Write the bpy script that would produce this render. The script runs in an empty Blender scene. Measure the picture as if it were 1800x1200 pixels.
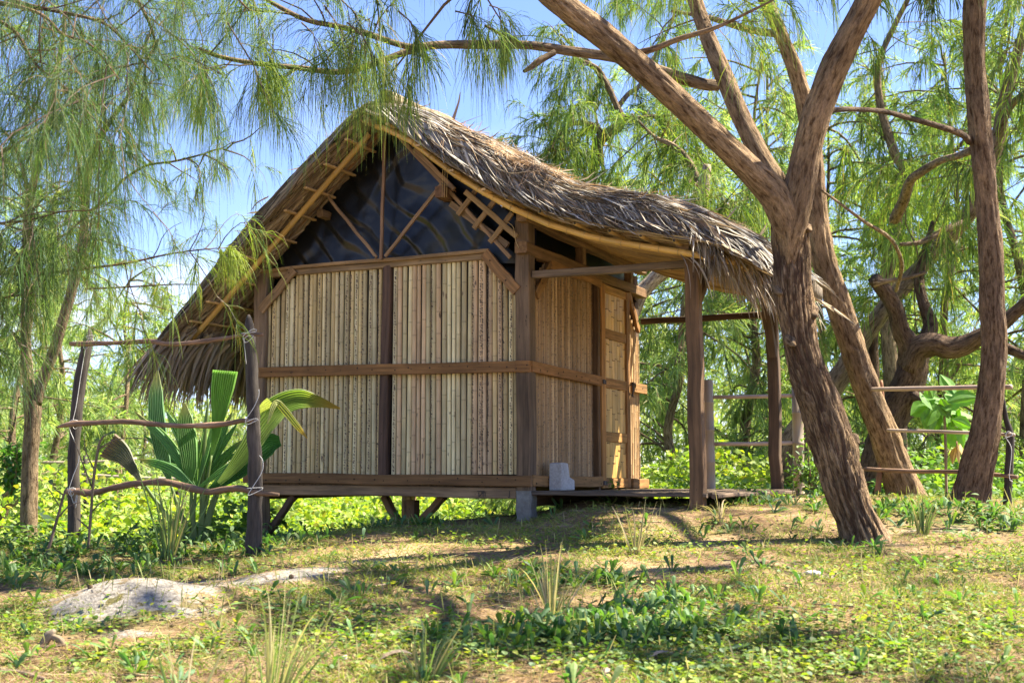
import bpy, math, random
import numpy as np

# ---------------------------------------------------------------- scene, camera, light
SC = bpy.context.scene
COL = SC.collection
random.seed(11)
rng = np.random.default_rng(11)

F = 2200.0                                   # focal length in pixels of the 1800x1200 photograph
PITCH = math.atan(235.0 / F)
EYE = np.array([0.0, 0.0, 1.3])
cam_d = bpy.data.cameras.new('camera')
cam = bpy.data.objects.new('camera', cam_d)
COL.objects.link(cam)
cam_d.sensor_width = 36.0
cam_d.lens = 36.0 * F / 1800.0
cam_d.clip_start = 0.05
cam_d.clip_end = 2000.0
cam.location = EYE
cam.rotation_euler = (math.pi / 2 + PITCH, 0, 0)
cam_d.dof.use_dof = True
cam_d.dof.focus_distance = 9.0
cam_d.dof.aperture_fstop = 4.2
SC.camera = cam

SUN_AZ = math.atan2(0.97, 0.20)              # clockwise from +Y: the sun stands to the right, a little behind the hut
SUN_EL = math.radians(54)
W_ = bpy.data.worlds.new('World')
SC.world = W_
W_.use_nodes = True
wt = W_.node_tree
wt.nodes.clear()
w_out = wt.nodes.new('ShaderNodeOutputWorld')
w_bg = wt.nodes.new('ShaderNodeBackground')
sky = wt.nodes.new('ShaderNodeTexSky')
sky.sky_type = 'NISHITA'
sky.sun_disc = False
sky.sun_elevation = SUN_EL
sky.sun_rotation = SUN_AZ
sky.air_density = 1.0
sky.dust_density = 0.15
sky.ozone_density = 3.0
w_bg.inputs['Strength'].default_value = 0.070
w_tc = wt.nodes.new('ShaderNodeTexCoord')
w_map = wt.nodes.new('ShaderNodeMapping')
w_map.inputs['Scale'].default_value = (2.2, 2.2, 5.0)
w_map.inputs['Location'].default_value = (0.7, 0.35, 0.2)
w_no = wt.nodes.new('ShaderNodeTexNoise')
w_no.inputs['Scale'].default_value = 1.6
w_no.inputs['Detail'].default_value = 7.0
w_ra = wt.nodes.new('ShaderNodeValToRGB')
w_ra.color_ramp.elements[0].position = 0.54
w_ra.color_ramp.elements[1].position = 0.74
w_sep = wt.nodes.new('ShaderNodeSeparateXYZ')
w_low = wt.nodes.new('ShaderNodeMapRange')      # clouds gather low over the horizon
w_low.inputs['From Min'].default_value = 0.10
w_low.inputs['From Max'].default_value = 0.30
w_low.inputs['To Min'].default_value = 1.0
w_low.inputs['To Max'].default_value = 0.12
w_mul = wt.nodes.new('ShaderNodeMath')
w_mul.operation = 'MULTIPLY'
w_mix = wt.nodes.new('ShaderNodeMix')
w_mix.data_type = 'RGBA'
w_mix.inputs['B'].default_value = (5.5, 5.7, 6.0, 1)
L = wt.links.new
L(w_tc.outputs['Generated'], w_map.inputs['Vector'])
L(w_map.outputs['Vector'], w_no.inputs['Vector'])
L(w_no.outputs['Fac'], w_ra.inputs['Fac'])
L(w_tc.outputs['Generated'], w_sep.inputs['Vector'])
L(w_sep.outputs['Z'], w_low.inputs['Value'])
L(w_ra.outputs['Color'], w_mul.inputs[0])
L(w_low.outputs['Result'], w_mul.inputs[1])
L(w_mul.outputs['Value'], w_mix.inputs['Factor'])
w_tint = wt.nodes.new('ShaderNodeMix')          # the clear tropical blue of the day
w_tint.data_type = 'RGBA'
w_tint.blend_type = 'MULTIPLY'
w_tint.inputs['Factor'].default_value = 1.0
w_tint.inputs['B'].default_value = (0.78, 0.77, 0.98, 1)
L(sky.outputs['Color'], w_tint.inputs['A'])
L(w_tint.outputs['Result'], w_mix.inputs['A'])
L(w_mix.outputs['Result'], w_bg.inputs['Color'])
L(w_bg.outputs['Background'], w_out.inputs['Surface'])

sun_d = bpy.data.lights.new('sun', 'SUN')
sun_d.energy = 5.0
sun_d.angle = math.radians(0.55)
sun_d.color = (1.0, 0.90, 0.72)
sun = bpy.data.objects.new('sun', sun_d)
COL.objects.link(sun)
sun.location = (12, 4, 20)
sun.rotation_euler = (math.pi / 2 - SUN_EL, 0, -SUN_AZ + math.pi)

SC.view_settings.view_transform = 'Standard'
SC.view_settings.look = 'None'
SC.view_settings.gamma = 1.0
SC.view_settings.exposure = 2.25
SC.cycles.max_bounces = 8
SC.cycles.diffuse_bounces = 4
SC.cycles.transmission_bounces = 4
SC.cycles.sample_clamp_indirect = 6.0

# ---------------------------------------------------------------- helpers
def A(*x):
    return np.array(x, dtype=float)

def unit(v):
    v = np.asarray(v, float)
    return v / np.maximum(np.linalg.norm(v, axis=-1, keepdims=True), 1e-9)

def ray(px, py):
    u = (px - 900.0) / F
    v = (600.0 - py) / F
    d = A(u, math.cos(PITCH) - v * math.sin(PITCH), math.sin(PITCH) + v * math.cos(PITCH))
    return d / d[1]

def W(px, py, Y):
    return EYE + ray(px, py) * Y

def _hash(ix, iy, iz, seed):
    h = (ix * 374761393 + iy * 668265263 + iz * 2147483647 * 3 + seed * 974634777) & 0xFFFFFFFF
    h = ((h ^ (h >> 13)) * 1274126177) & 0xFFFFFFFF
    h = h ^ (h >> 16)
    return (h & 0xFFFF) / 65535.0

def vnoise(p, seed=0):
    """value noise in 0..1 at points (n,3)"""
    p = np.asarray(p, float)
    i = np.floor(p).astype(np.int64)
    f = p - i
    f = f * f * (3 - 2 * f)
    r = 0
    for dx in (0, 1):
        for dy in (0, 1):
            for dz in (0, 1):
                wgt = (f[:, 0] if dx else 1 - f[:, 0]) * (f[:, 1] if dy else 1 - f[:, 1]) * (f[:, 2] if dz else 1 - f[:, 2])
                r = r + wgt * _hash(i[:, 0] + dx, i[:, 1] + dy, i[:, 2] + dz, seed)
    return r

def fbm(p, oct=3, seed=0):
    r, a, s = 0, 0.5, 0
    p = np.asarray(p, float)
    for k in range(oct):
        r = r + a * vnoise(p * 2 ** k + 17.3 * k, seed + k)
        s += a
        a *= 0.5
    return r / s

def n2(x, y, sc, seed=0, oct=2):
    return fbm(np.stack([x * sc, y * sc, np.full_like(x, 0.37)], -1), oct, seed)

def sst(a, b, x):
    t = np.clip((x - a) / (b - a), 0, 1)
    return t * t * (3 - 2 * t)

class MB:
    """collects vertices, faces, colour and texture coordinates; build() links them as one mesh object"""
    def __init__(s):
        s.v, s.c, s.t, s.q, s.r, s.n = [], [], [], [], [], 0

    def add(s, v, quads=None, tris=None, col=(1, 1, 1), tc=None):
        v = np.asarray(v, float).reshape(-1, 3)
        k = len(v)
        col = np.asarray(col, float)
        if col.ndim == 1:
            col = np.tile(col, (k, 1))
        s.v.append(v)
        s.c.append(col)
        s.t.append(v.copy() if tc is None else np.asarray(tc, float).reshape(-1, 3))
        if quads is not None and len(quads):
            s.q.append(np.asarray(quads, np.int64).reshape(-1, 4) + s.n)
        if tris is not None and len(tris):
            s.r.append(np.asarray(tris, np.int64).reshape(-1, 3) + s.n)
        s.n += k

    def build(s, name, mat, parent=None, smooth=False):
        V = np.concatenate(s.v)
        if parent is not None:
            b_ = A(*parent.location)
            V = V - b_
            if parent.parent is not None:
                V = V - A(*parent.parent.location)
        Q = np.concatenate(s.q) if s.q else np.zeros((0, 4), np.int64)
        T = np.concatenate(s.r) if s.r else np.zeros((0, 3), np.int64)
        me = bpy.data.meshes.new(name)
        me.vertices.add(len(V))
        me.vertices.foreach_set('co', V.astype(np.float32).ravel())
        loops = np.concatenate([Q.ravel(), T.ravel()]).astype(np.int32)
        me.loops.add(len(loops))
        me.loops.foreach_set('vertex_index', loops)
        st = np.concatenate([np.arange(len(Q)) * 4, len(Q) * 4 + np.arange(len(T)) * 3]).astype(np.int32)
        me.polygons.add(len(st))
        me.polygons.foreach_set('loop_start', st)
        me.update(calc_edges=True)
        me.polygons.foreach_set('use_smooth', np.full(len(st), bool(smooth)))
        ca = me.attributes.new('Col', 'FLOAT_COLOR', 'POINT')
        c4 = np.ones((len(V), 4), np.float32)
        c4[:, :3] = np.concatenate(s.c)
        ca.data.foreach_set('color', c4.ravel())
        ta = me.attributes.new('tc', 'FLOAT_VECTOR', 'POINT')
        ta.data.foreach_set('vector', np.concatenate(s.t).astype(np.float32).ravel())
        me.materials.append(mat)
        o = bpy.data.objects.new(name, me)
        COL.objects.link(o)
        if parent is not None:
            o.parent = parent
        return o

def thing(name, loc, label, cat, group=None):
    o = bpy.data.objects.new(name, None)
    o.empty_display_size = 0.2
    COL.objects.link(o)
    o.location = [float(q) for q in loc]
    return tag(o, label, cat, group)

def tag(o, label=None, cat=None, group=None, kind=None):
    if label:
        o['label'] = label
    if cat:
        o['category'] = cat
    if group:
        o['group'] = group
    if kind:
        o['kind'] = kind
    return o

def crom(P, step):
    """Catmull-Rom through rows of P (any width; the first three columns are positions)"""
    P = np.asarray(P, float)
    E = np.vstack([2 * P[0] - P[1], P, 2 * P[-1] - P[-2]])
    out = []
    for i in range(1, len(E) - 2):
        p0, p1, p2, p3 = E[i - 1:i + 3]
        k = max(1, int(math.ceil(np.linalg.norm((p2 - p1)[:3]) / step)))
        for t in np.arange(k) / k:
            out.append(0.5 * (2 * p1 + (p2 - p0) * t + (2 * p0 - 5 * p1 + 4 * p2 - p3) * t * t + (3 * p1 - p0 - 3 * p2 + p3) * t ** 3))
    out.append(E[-2])
    return np.array(out)

def tube(mb, pts, rad, n=8, col=(1, 1, 1), rough=0.0, rs=(3, 3), cap=True, seed=0, colvar=0.0):
    pts = np.asarray(pts, float)
    k = len(pts)
    rad = np.broadcast_to(np.asarray(rad, float), (k,))
    tan = unit(np.gradient(pts, axis=0))
    up = A(0, 0, 1) if abs(tan[0][2]) < 0.9 else A(1, 0, 0)
    X = unit(np.cross(tan[0], up))
    fr = []
    for i in range(k):
        X = unit(X - tan[i] * (X @ tan[i]))
        fr.append((X, np.cross(tan[i], X)))
    fx = np.array([a for a, _ in fr])
    fy = np.array([b for _, b in fr])
    ln = np.concatenate([[0], np.cumsum(np.linalg.norm(np.diff(pts, axis=0), axis=1))])
    th = np.arange(n) / n * 2 * math.pi
    c, s_ = np.cos(th), np.sin(th)
    R = np.repeat(rad[:, None], n, 1)
    off = (seed * 7.31) % 50
    if rough:
        P = np.stack([np.broadcast_to(c * rs[0], (k, n)) + off, np.broadcast_to(s_ * rs[0], (k, n)), np.repeat(ln[:, None] * rs[1], n, 1)], -1).reshape(-1, 3)
        R = R * (1 + rough * (fbm(P, 3, seed) - 0.5).reshape(k, n) * 2)
    V = pts[:, None] + fx[:, None] * (R * c)[..., None] + fy[:, None] * (R * s_)[..., None]
    tc = np.stack([R * c + off, R * s_, np.repeat(ln[:, None], n, 1) + off], -1)
    i = np.arange(k - 1)[:, None] * n
    j = np.arange(n)[None]
    j2 = (j + 1) % n
    q = np.stack([i + j, i + j2, i + n + j2, i + n + j], -1).reshape(-1, 4)
    cc = np.tile(np.asarray(col, float), (k * n, 1))
    if colvar:
        cc = cc * (1 + colvar * (vnoise(tc.reshape(-1, 3) * A(6, 6, 3), seed + 5)[:, None] - 0.5) * 2)
    V = V.reshape(-1, 3)
    tc = tc.reshape(-1, 3)
    tr = None
    if cap:
        V = np.vstack([V, pts[0], pts[-1]])
        tc = np.vstack([tc, [off, 0, off], [off, 0, ln[-1] + off]])
        cc = np.vstack([cc, cc[0] * 0.8, cc[-1] * 0.8])
        jj = np.arange(n)
        t0 = np.stack([np.full(n, k * n), (jj + 1) % n, jj], -1)
        b0 = (k - 1) * n
        t1 = np.stack([np.full(n, k * n + 1), b0 + jj, b0 + (jj + 1) % n], -1)
        tr = np.vstack([t0, t1])
    mb.add(V, q, tr, cc, tc)

def beam(mb, p0, p1, w, h, side=None, col=(1, 1, 1), ch=0.006, wob=0.003, seg=6, seed=None):
    """hewn timber between two points: w along `side`, h across; chamfered, slightly uneven"""
    p0, p1 = A(*p0), A(*p1)
    seed = random.randint(0, 9999) if seed is None else seed
    d = unit(p1 - p0)
    if side is None:
        side = np.cross(d, A(0, 0, 1)) if abs(d[2]) < 0.9 else A(1, 0, 0)
    side = unit(side - d * (np.asarray(side, float) @ d))
    oth = np.cross(d, side)
    a, b = w / 2, h / 2
    ch = min(ch, a * 0.5, b * 0.5)
    prof = A((a - ch, -b), (a, -b + ch), (a, b - ch), (a - ch, b), (-a + ch, b), (-a, b - ch), (-a, -b + ch), (-a + ch, -b)).reshape(-1, 2)
    k = seg + 1
    u = np.linspace(0, 1, k)
    ctr = p0 + (p1 - p0) * u[:, None]
    lr = np.random.default_rng(seed)
    wv = lr.normal(0, wob, (k, 2))
    sc = 1 + lr.normal(0, wob * 3, (k, 1))
    ctr = ctr + side * wv[:, :1] + oth * wv[:, 1:]
    P = prof[None] * sc[..., None]
    V = ctr[:, None] + side * P[..., :1] + oth * P[..., 1:]
    off = (seed % 97) * 0.37
    ln = np.linalg.norm(p1 - p0)
    tc = np.concatenate([np.broadcast_to(prof + off, (k, 8, 2)), np.broadcast_to((u * ln + off)[:, None, None], (k, 8, 1))], -1)
    i = np.arange(k - 1)[:, None] * 8
    j = np.arange(8)[None]
    q = np.stack([i + j, i + (j + 1) % 8, i + 8 + (j + 1) % 8, i + 8 + j], -1).reshape(-1, 4)
    e = (k - 1) * 8
    cap = [(0, 7, 4, 3), (0, 3, 2, 1), (4, 7, 6, 5), (e, e + 3, e + 4, e + 7), (e, e + 1, e + 2, e + 3), (e + 4, e + 5, e + 6, e + 7)]
    mb.add(V.reshape(-1, 3), np.vstack([q, cap]), None, col, tc.reshape(-1, 3))

def ribbons(mb, P, Wd, side, col, tcs=None, fold=0.0, nrm=None):
    """N strips: P (N,K,3), widths (N,K), side (N,3) or (N,K,3), col (N,3) or (N,K,3); fold lifts the midrib"""
    N, K, _ = P.shape
    if side.ndim == 2:
        side = np.repeat(side[:, None], K, 1)
    Wd = np.broadcast_to(np.asarray(Wd, float), (N, K))
    col = np.asarray(col, float)
    if col.ndim == 1:
        col = np.tile(col, (N, 1))
    if col.ndim == 2:
        col = np.repeat(col[:, None], K, 1)
    h = side * (Wd / 2)[..., None]
    if not fold:
        V = np.stack([P - h, P + h], 2)
        m = 2
    else:
        tan = np.gradient(P, axis=1) if K > 1 else P
        up = unit(np.cross(side, tan))
        V = np.stack([P - h, P + up * (Wd * fold)[..., None], P + h], 2)
        m = 3
    C = np.repeat(col[:, :, None], m, 2)
    u = np.repeat(np.linspace(0, 1, K)[None, :, None], N, 0).repeat(m, 2)
    x = np.broadcast_to(np.linspace(-1, 1, m), (N, K, m))
    idv = np.broadcast_to((np.arange(N) % 977 * 0.173)[:, None, None], (N, K, m))
    tc = np.stack([x, idv, u], -1)
    base = (np.arange(N) * K * m)[:, None, None]
    kk = (np.arange(K - 1) * m)[None, :, None]
    jj = np.arange(m - 1)[None, None]
    q = np.stack([base + kk + jj, base + kk + jj + 1, base + kk + m + jj + 1, base + kk + m + jj], -1).reshape(-1, 4)
    mb.add(V.reshape(-1, 3), q, None, C.reshape(-1, 3), tc.reshape(-1, 3))

DOWN = A(0, 0, -1)

def needles(mb, base, d0, ln, wd, col, droop=(0.6, 1.4), K=4):
    N = len(base)
    if N == 0:
        return
    d0 = unit(d0)
    dr = rng.uniform(*droop, N)[:, None, None]
    t = np.linspace(0, 1, K)[None, :, None]
    P = base[:, None] + np.asarray(ln).reshape(-1, 1, 1) * (d0[:, None] * (t - dr * t * t / 2) + DOWN * (dr * t * t / 2))
    side = unit(np.cross(d0 + DOWN * 0.5, rng.normal(size=(N, 3))))
    w = np.asarray(wd).reshape(-1, 1) * np.array([1, 0.95, 0.8, 0.35])[None, :K] if K == 4 else np.asarray(wd).reshape(-1, 1) * np.linspace(1, 0.35, K)[None]
    ribbons(mb, P, w, side, col)

def mixcol(N, cols, wts, jit=0.15):
    cols = np.asarray(cols, float)
    k = rng.choice(len(cols), N, p=np.asarray(wts) / np.sum(wts))
    return cols[k] * (1 + rng.normal(0, jit, (N, 1))).clip(0.4, 1.7)

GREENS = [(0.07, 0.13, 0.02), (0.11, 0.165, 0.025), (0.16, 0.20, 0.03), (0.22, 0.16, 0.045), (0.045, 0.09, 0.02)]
TWIG = (0.16, 0.11, 0.075)

def bough_foliage(mb, branches, twigs, per, tl, nl, wd, spread=0.7, cols=GREENS, wts=(4, 4, 2, .5, 2), start=0.15, twig_w=0.006, sag=1.0):
    """feathery drooping casuarina foliage: twigs along branch polylines, needles along twigs.
    Twigs are shared out by branch length, and each carries its own clump shade so the crown shows light and dark masses."""
    L_ = np.array([np.linalg.norm(np.diff(b_, axis=0), axis=1).sum() for b_ in branches])
    cnt = np.maximum(1, (twigs * L_ / L_.sum()).astype(int))
    B, D = [], []
    for b_, c in zip(branches, cnt):
        b_ = np.asarray(b_)
        s = np.concatenate([[0], np.cumsum(np.linalg.norm(np.diff(b_, axis=0), axis=1))])
        u = start + (1 - start) * rng.random(c) ** 0.8
        x = u * s[-1]
        pt = np.stack([np.interp(x, s, b_[:, i]) for i in range(3)], -1)
        i = np.clip(np.searchsorted(s, x) - 1, 0, len(b_) - 2)
        tg = unit(b_[i + 1] - b_[i])
        dd = unit(tg * 0.7 + rng.normal(0, spread, (c, 3)) + A(0, 0, -0.25))
        B.append(pt)
        D.append(dd)
    B, D = np.vstack(B), np.vstack(D)
    M = len(B)
    tlen = rng.uniform(*tl, M)
    u = np.linspace(0, 1, 4)[None, :, None]
    dr = sag * rng.uniform(0.3, 1.1, M)[:, None, None]
    TP = B[:, None] + tlen[:, None, None] * (D[:, None] * (u - dr * u * u / 2) + DOWN * (dr * u * u / 2))
    sd = unit(np.cross(D, rng.normal(size=(M, 3))))
    ribbons(mb, TP, twig_w * np.array([1, .8, .6, .4])[None], sd, np.tile(A(*TWIG), (M, 1)))
    n = M * per
    k = np.repeat(np.arange(M), per)
    uu = 0.1 + 0.9 * rng.random(n)
    f = uu * 3
    i0 = np.minimum(f.astype(int), 2)
    fr = (f - i0)[:, None]
    base = TP[k, i0] * (1 - fr) + TP[k, i0 + 1] * fr
    d0 = unit(D[k] * 0.8 + rng.normal(0, 0.45, (n, 3)) + DOWN * 0.35 * sag)
    c = mixcol(n, cols, wts, 0.12) * (rng.normal(1, 0.2, M).clip(0.55, 1.5)[k])[:, None]
    needles(mb, base, d0, rng.uniform(*nl, n), rng.uniform(0.75, 1.2, n) * wd, c, (0.6 * sag, 1.4 * sag))

# ---------------------------------------------------------------- materials
def nodes(name):
    m = bpy.data.materials.new(name)
    m.use_nodes = True
    t = m.node_tree
    t.nodes.clear()
    return m, t, t.nodes.new('ShaderNodeOutputMaterial')

def N_(t, typ, **kw):
    n = t.nodes.new(typ)
    for k, v in kw.items():
        if k in n.inputs:
            n.inputs[k].default_value = v
        else:
            setattr(n, k, v)
    return n

def attr(t, name):
    return N_(t, 'ShaderNodeAttribute', attribute_name=name)

def noise(t, vec, scale, detail=4, rough=0.6, sc=None):
    if sc is not None:
        mp = N_(t, 'ShaderNodeMapping')
        mp.inputs['Scale'].default_value = sc
        t.links.new(vec, mp.inputs['Vector'])
        vec = mp.outputs['Vector']
    n = N_(t, 'ShaderNodeTexNoise', Scale=scale, Detail=detail, Roughness=rough)
    t.links.new(vec, n.inputs['Vector'])
    return n

def ramp(t, fac, stops):
    r = N_(t, 'ShaderNodeValToRGB')
    e = r.color_ramp.elements
    while len(e) < len(stops):
        e.new(0.5)
    for el, (p, c) in zip(e, stops):
        el.position = p
        el.color = (*c, 1) if not isinstance(c, (int, float)) else (c, c, c, 1)
    t.links.new(fac, r.inputs['Fac'])
    return r

def mult(t, a, b, mode='MULTIPLY', fac=1.0):
    m = N_(t, 'ShaderNodeMix', data_type='RGBA', blend_type=mode)
    if isinstance(fac, float):
        m.inputs['Factor'].default_value = fac
    else:
        t.links.new(fac, m.inputs['Factor'])
    for s_, sock in ((a, m.inputs['A']), (b, m.inputs['B'])):
        if isinstance(s_, tuple):
            sock.default_value = (*s_, 1)
        else:
            t.links.new(s_, sock)
    return m.outputs['Result']

def bump(t, h, strength, dist=0.01):
    b = N_(t, 'ShaderNodeBump', Strength=strength, Distance=dist)
    t.links.new(h, b.inputs['Height'])
    return b.outputs['Normal']

def grain_mat(name, sc, lo, hi, rough, bstr, bdist, scale=1.0, spots=None, gloss=0.3, fleck=None):
    """colour attribute times stretched noise along the piece"""
    m, t, out = nodes(name)
    p = N_(t, 'ShaderNodeBsdfPrincipled', Roughness=rough)
    p.inputs['Specular IOR Level'].default_value = gloss
    c, tc = attr(t, 'Col'), attr(t, 'tc')
    n = noise(t, tc.outputs['Vector'], scale, 5, 0.65, sc)
    col = mult(t, c.outputs['Color'], ramp(t, n.outputs['Fac'], [(0.25, lo), (0.75, hi)]).outputs['Color'])
    big = noise(t, tc.outputs['Vector'], 2.3, 3, 0.6)
    col = mult(t, col, ramp(t, big.outputs['Fac'], [(0.3, 0.72), (0.7, 1.2)]).outputs['Color'])
    if spots:
        s1 = noise(t, tc.outputs['Vector'], spots[0], 2, 0.5, spots[1])
        col = mult(t, col, spots[3], 'MIX', ramp(t, s1.outputs['Fac'], [(spots[2], 0.0), (spots[2] + 0.06, 1.0)]).outputs['Color'])
    t.links.new(col, p.inputs['Base Color'])
    t.links.new(bump(t, n.outputs['Fac'], bstr, bdist), p.inputs['Normal'])
    t.links.new(p.outputs['BSDF'], out.inputs['Surface'])
    return m

def leaf_mat(name, trans=0.45, rough=0.5, gloss=0.12, stripes=False, tint=(1.12, 1.18, 0.65)):
    m, t, out = nodes(name)
    c, tc = attr(t, 'Col'), attr(t, 'tc')
    n = noise(t, tc.outputs['Vector'], 3.0, 2)
    col = mult(t, c.outputs['Color'], ramp(t, n.outputs['Fac'], [(0.3, 0.75), (0.7, 1.2)]).outputs['Color'])
    d = N_(t, 'ShaderNodeBsdfDiffuse')
    tr = N_(t, 'ShaderNodeBsdfTranslucent')
    g = N_(t, 'ShaderNodeBsdfGlossy', Roughness=rough)
    g.inputs['Color'].default_value = (0.9, 0.95, 1, 1)
    mx = N_(t, 'ShaderNodeMixShader', Fac=trans)
    mg = N_(t, 'ShaderNodeMixShader', Fac=gloss)
    mg.inputs['Fac'].default_value = gloss * 0.45
    t.links.new(col, d.inputs['Color'])
    t.links.new(mult(t, col, tint), tr.inputs['Color'])
    t.links.new(d.outputs['BSDF'], mx.inputs[1])
    t.links.new(tr.outputs['BSDF'], mx.inputs[2])
    t.links.new(mx.outputs['Shader'], mg.inputs[1])
    t.links.new(g.outputs['BSDF'], mg.inputs[2])
    t.links.new(mg.outputs['Shader'], out.inputs['Surface'])
    return m

def bark_mat(name):
    m, t, out = nodes(name)
    p = N_(t, 'ShaderNodeBsdfPrincipled', Roughness=0.9)
    p.inputs['Specular IOR Level'].default_value = 0.15
    c, tc = attr(t, 'Col'), attr(t, 'tc')
    wv = noise(t, tc.outputs['Vector'], 1.0, 6, 0.66, (46, 46, 10))
    fine = noise(t, tc.outputs['Vector'], 1.0, 4, 0.7, (140, 140, 45))
    big = noise(t, tc.outputs['Vector'], 5.0, 3, 0.6)
    f = ramp(t, wv.outputs['Fac'], [(0.36, (0.30, 0.24, 0.20)), (0.5, (0.85, 0.82, 0.78)), (0.72, (1.35, 1.3, 1.25))])
    col = mult(t, c.outputs['Color'], f.outputs['Color'])
    col = mult(t, col, ramp(t, fine.outputs['Fac'], [(0.3, 0.65), (0.7, 1.25)]).outputs['Color'])
    col = mult(t, col, ramp(t, big.outputs['Fac'], [(0.3, (0.75, 0.72, 0.74)), (0.7, (1.2, 1.15, 1.05))]).outputs['Color'])
    h = N_(t, 'ShaderNodeMath', operation='MULTIPLY_ADD')
    t.links.new(fine.outputs['Fac'], h.inputs[0])
    h.inputs[1].default_value = 0.3
    t.links.new(wv.outputs['Fac'], h.inputs[2])
    t.links.new(col, p.inputs['Base Color'])
    t.links.new(bump(t, h.outputs['Value'], 1.0, 0.05), p.inputs['Normal'])
    t.links.new(p.outputs['BSDF'], out.inputs['Surface'])
    return m

M_WOOD = grain_mat('weathered timber', (38, 38, 2.2), (0.24, 0.22, 0.19), (1.10, 1.00, 0.80), 0.8, 0.5, 0.004, spots=(1.0, (55, 55, 18), 0.70, (0.03, 0.022, 0.016)))
M_STICK = grain_mat('rough stick', (60, 60, 9), 0.35, 1.4, 0.85, 0.8, 0.006)
M_BAMBOO = grain_mat('bamboo cane', (70, 70, 1.3), 0.72, 1.2, 0.45, 0.15, 0.001, gloss=0.4)
M_SLAT = grain_mat('bamboo slat', (60, 60, 1.6), 0.66, 1.22, 0.65, 0.25, 0.002, spots=(1.0, (26, 26, 9), 0.70, (0.16, 0.11, 0.07)))
M_THATCH = leaf_mat('dry palm leaf', 0.16, 0.62, 0.09, tint=(1.1, 0.95, 0.7))
M_NEEDLE = leaf_mat('casuarina needles', 0.5, 0.65, 0.05)
M_LEAF = leaf_mat('broad leaf', 0.5, 0.65, 0.08)
M_GRASS = leaf_mat('grass blade', 0.42, 0.7, 0.06)
M_BARK = bark_mat('fissured bark')
M_CORE = grain_mat('packed thatch', (9, 9, 9), 0.4, 1.3, 0.9, 0.8, 0.03)

def plain(name, col, rough, bsc=40, bs=0.3, bd=0.004, gloss=0.4, lo=0.75, hi=1.2):
    m, t, out = nodes(name)
    p = N_(t, 'ShaderNodeBsdfPrincipled', Roughness=rough)
    p.inputs['Specular IOR Level'].default_value = gloss
    tc = attr(t, 'tc')
    n = noise(t, tc.outputs['Vector'], bsc, 5, 0.65)
    big = noise(t, tc.outputs['Vector'], bsc * 0.12, 3)
    c = mult(t, col, ramp(t, n.outputs['Fac'], [(0.3, lo), (0.7, hi)]).outputs['Color'])
    c = mult(t, c, ramp(t, big.outputs['Fac'], [(0.3, 0.8), (0.7, 1.12)]).outputs['Color'])
    t.links.new(c, p.inputs['Base Color'])
    t.links.new(bump(t, n.outputs['Fac'], bs, bd), p.inputs['Normal'])
    t.links.new(p.outputs['BSDF'], out.inputs['Surface'])
    return m

M_TARP = plain('black plastic sheet', (0.007, 0.0078, 0.0085), 0.34, 22, 0.08, 0.004, 0.34)
M_STONE = plain('pale concrete', (0.42, 0.41, 0.39), 0.9, 60, 0.5, 0.006, 0.2)
M_CORD = plain('white cord', (0.52, 0.52, 0.50), 0.6, 200, 0.3, 0.001)
M_TWINE = plain('straw twine', (0.42, 0.30, 0.14), 0.8, 200, 0.3, 0.001)
M_IRON = plain('dark iron', (0.05, 0.035, 0.03), 0.6, 80, 0.3, 0.001)
M_SHEET = plain('pale blue sheet', (0.42, 0.52, 0.68), 0.5, 10, 0.2, 0.004)

# ---------------------------------------------------------------- terrain
def gz(x, y):
    x, y = np.asarray(x, float), np.asarray(y, float)
    yc = np.clip(y, -6, 9.9)
    top = 0.55 + 0.098 * (yc - 4.5)
    top = top - (0.06 + 0.05 * sst(0.3, -0.6, x)) * sst(8.4, 9.6, yc) + 0.03 * sst(9.5, 11.5, y) * sst(0.5, 2.5, x) + 0.045 * sst(10, 11.5, y) * sst(0.5, 2.5, x)
    top = top + 0.115 * sst(0.0, 0.7, x) * sst(8.0, 8.9, y) * (1 - sst(9.9, 11.2, y)) * sst(4.2, 3.0, x)
    top = top - 0.10 * sst(-0.7, -2.0, x) - 0.25 * sst(-3.0, -8.0, x)
    top = top - 0.14 * sst(3.6, 6.5, x)
    yb = 8.8 + 0.75 * sst(-2.4, -0.6, x) + 3.5 * sst(0.3, 2.6, x)
    z = top - 1.35 * sst(0, 1, (y - yb) / 10.0) - 0.45 * sst(0, 1, (y - yb) / 2.4) * sst(1.4, 0.2, x)
    near = sst(40, 20, y)
    z = z + near * (0.07 * (n2(x, y, 0.9, 3) - 0.5) + 0.035 * (n2(x, y, 3.5, 4) - 0.5) + 0.012 * (n2(x, y, 14, 5) - 0.5))
    z = z + 0.145 * np.exp(-(((x + 1.90) / 0.38) ** 2 + ((y - 6.38) / 0.30) ** 2) ** 1.2)      # the sand heap
    z = z + 0.04 * np.exp(-(((x + 1.25) / 0.30) ** 2 + ((y - 6.9) / 0.2) ** 2))
    return z

def G(px, py):
    d = ray(px, py)
    Y = np.arange(2.5, 40, 0.01)
    P = EYE + d * Y[:, None]
    hit = np.nonzero(P[:, 2] <= gz(P[:, 0], P[:, 1]))[0]
    return P[hit[0]] if len(hit) else P[-1]

def Gz(px, Y):
    """ground point on the vertical line above picture column px at depth Y"""
    x = (px - 900) / F * Y
    return A(x, Y, float(gz(A(x), A(Y))[0]))

def spaced(lo, hi, fine, far0, far1, grow=1.22):
    a = list(np.arange(lo, hi + 1e-6, fine))
    s = fine
    while a[-1] < far1:
        s *= grow
        a.append(a[-1] + s)
    s = fine
    while a[0] > far0:
        s *= grow
        a.insert(0, a[0] - s)
    return np.array(a)

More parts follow.
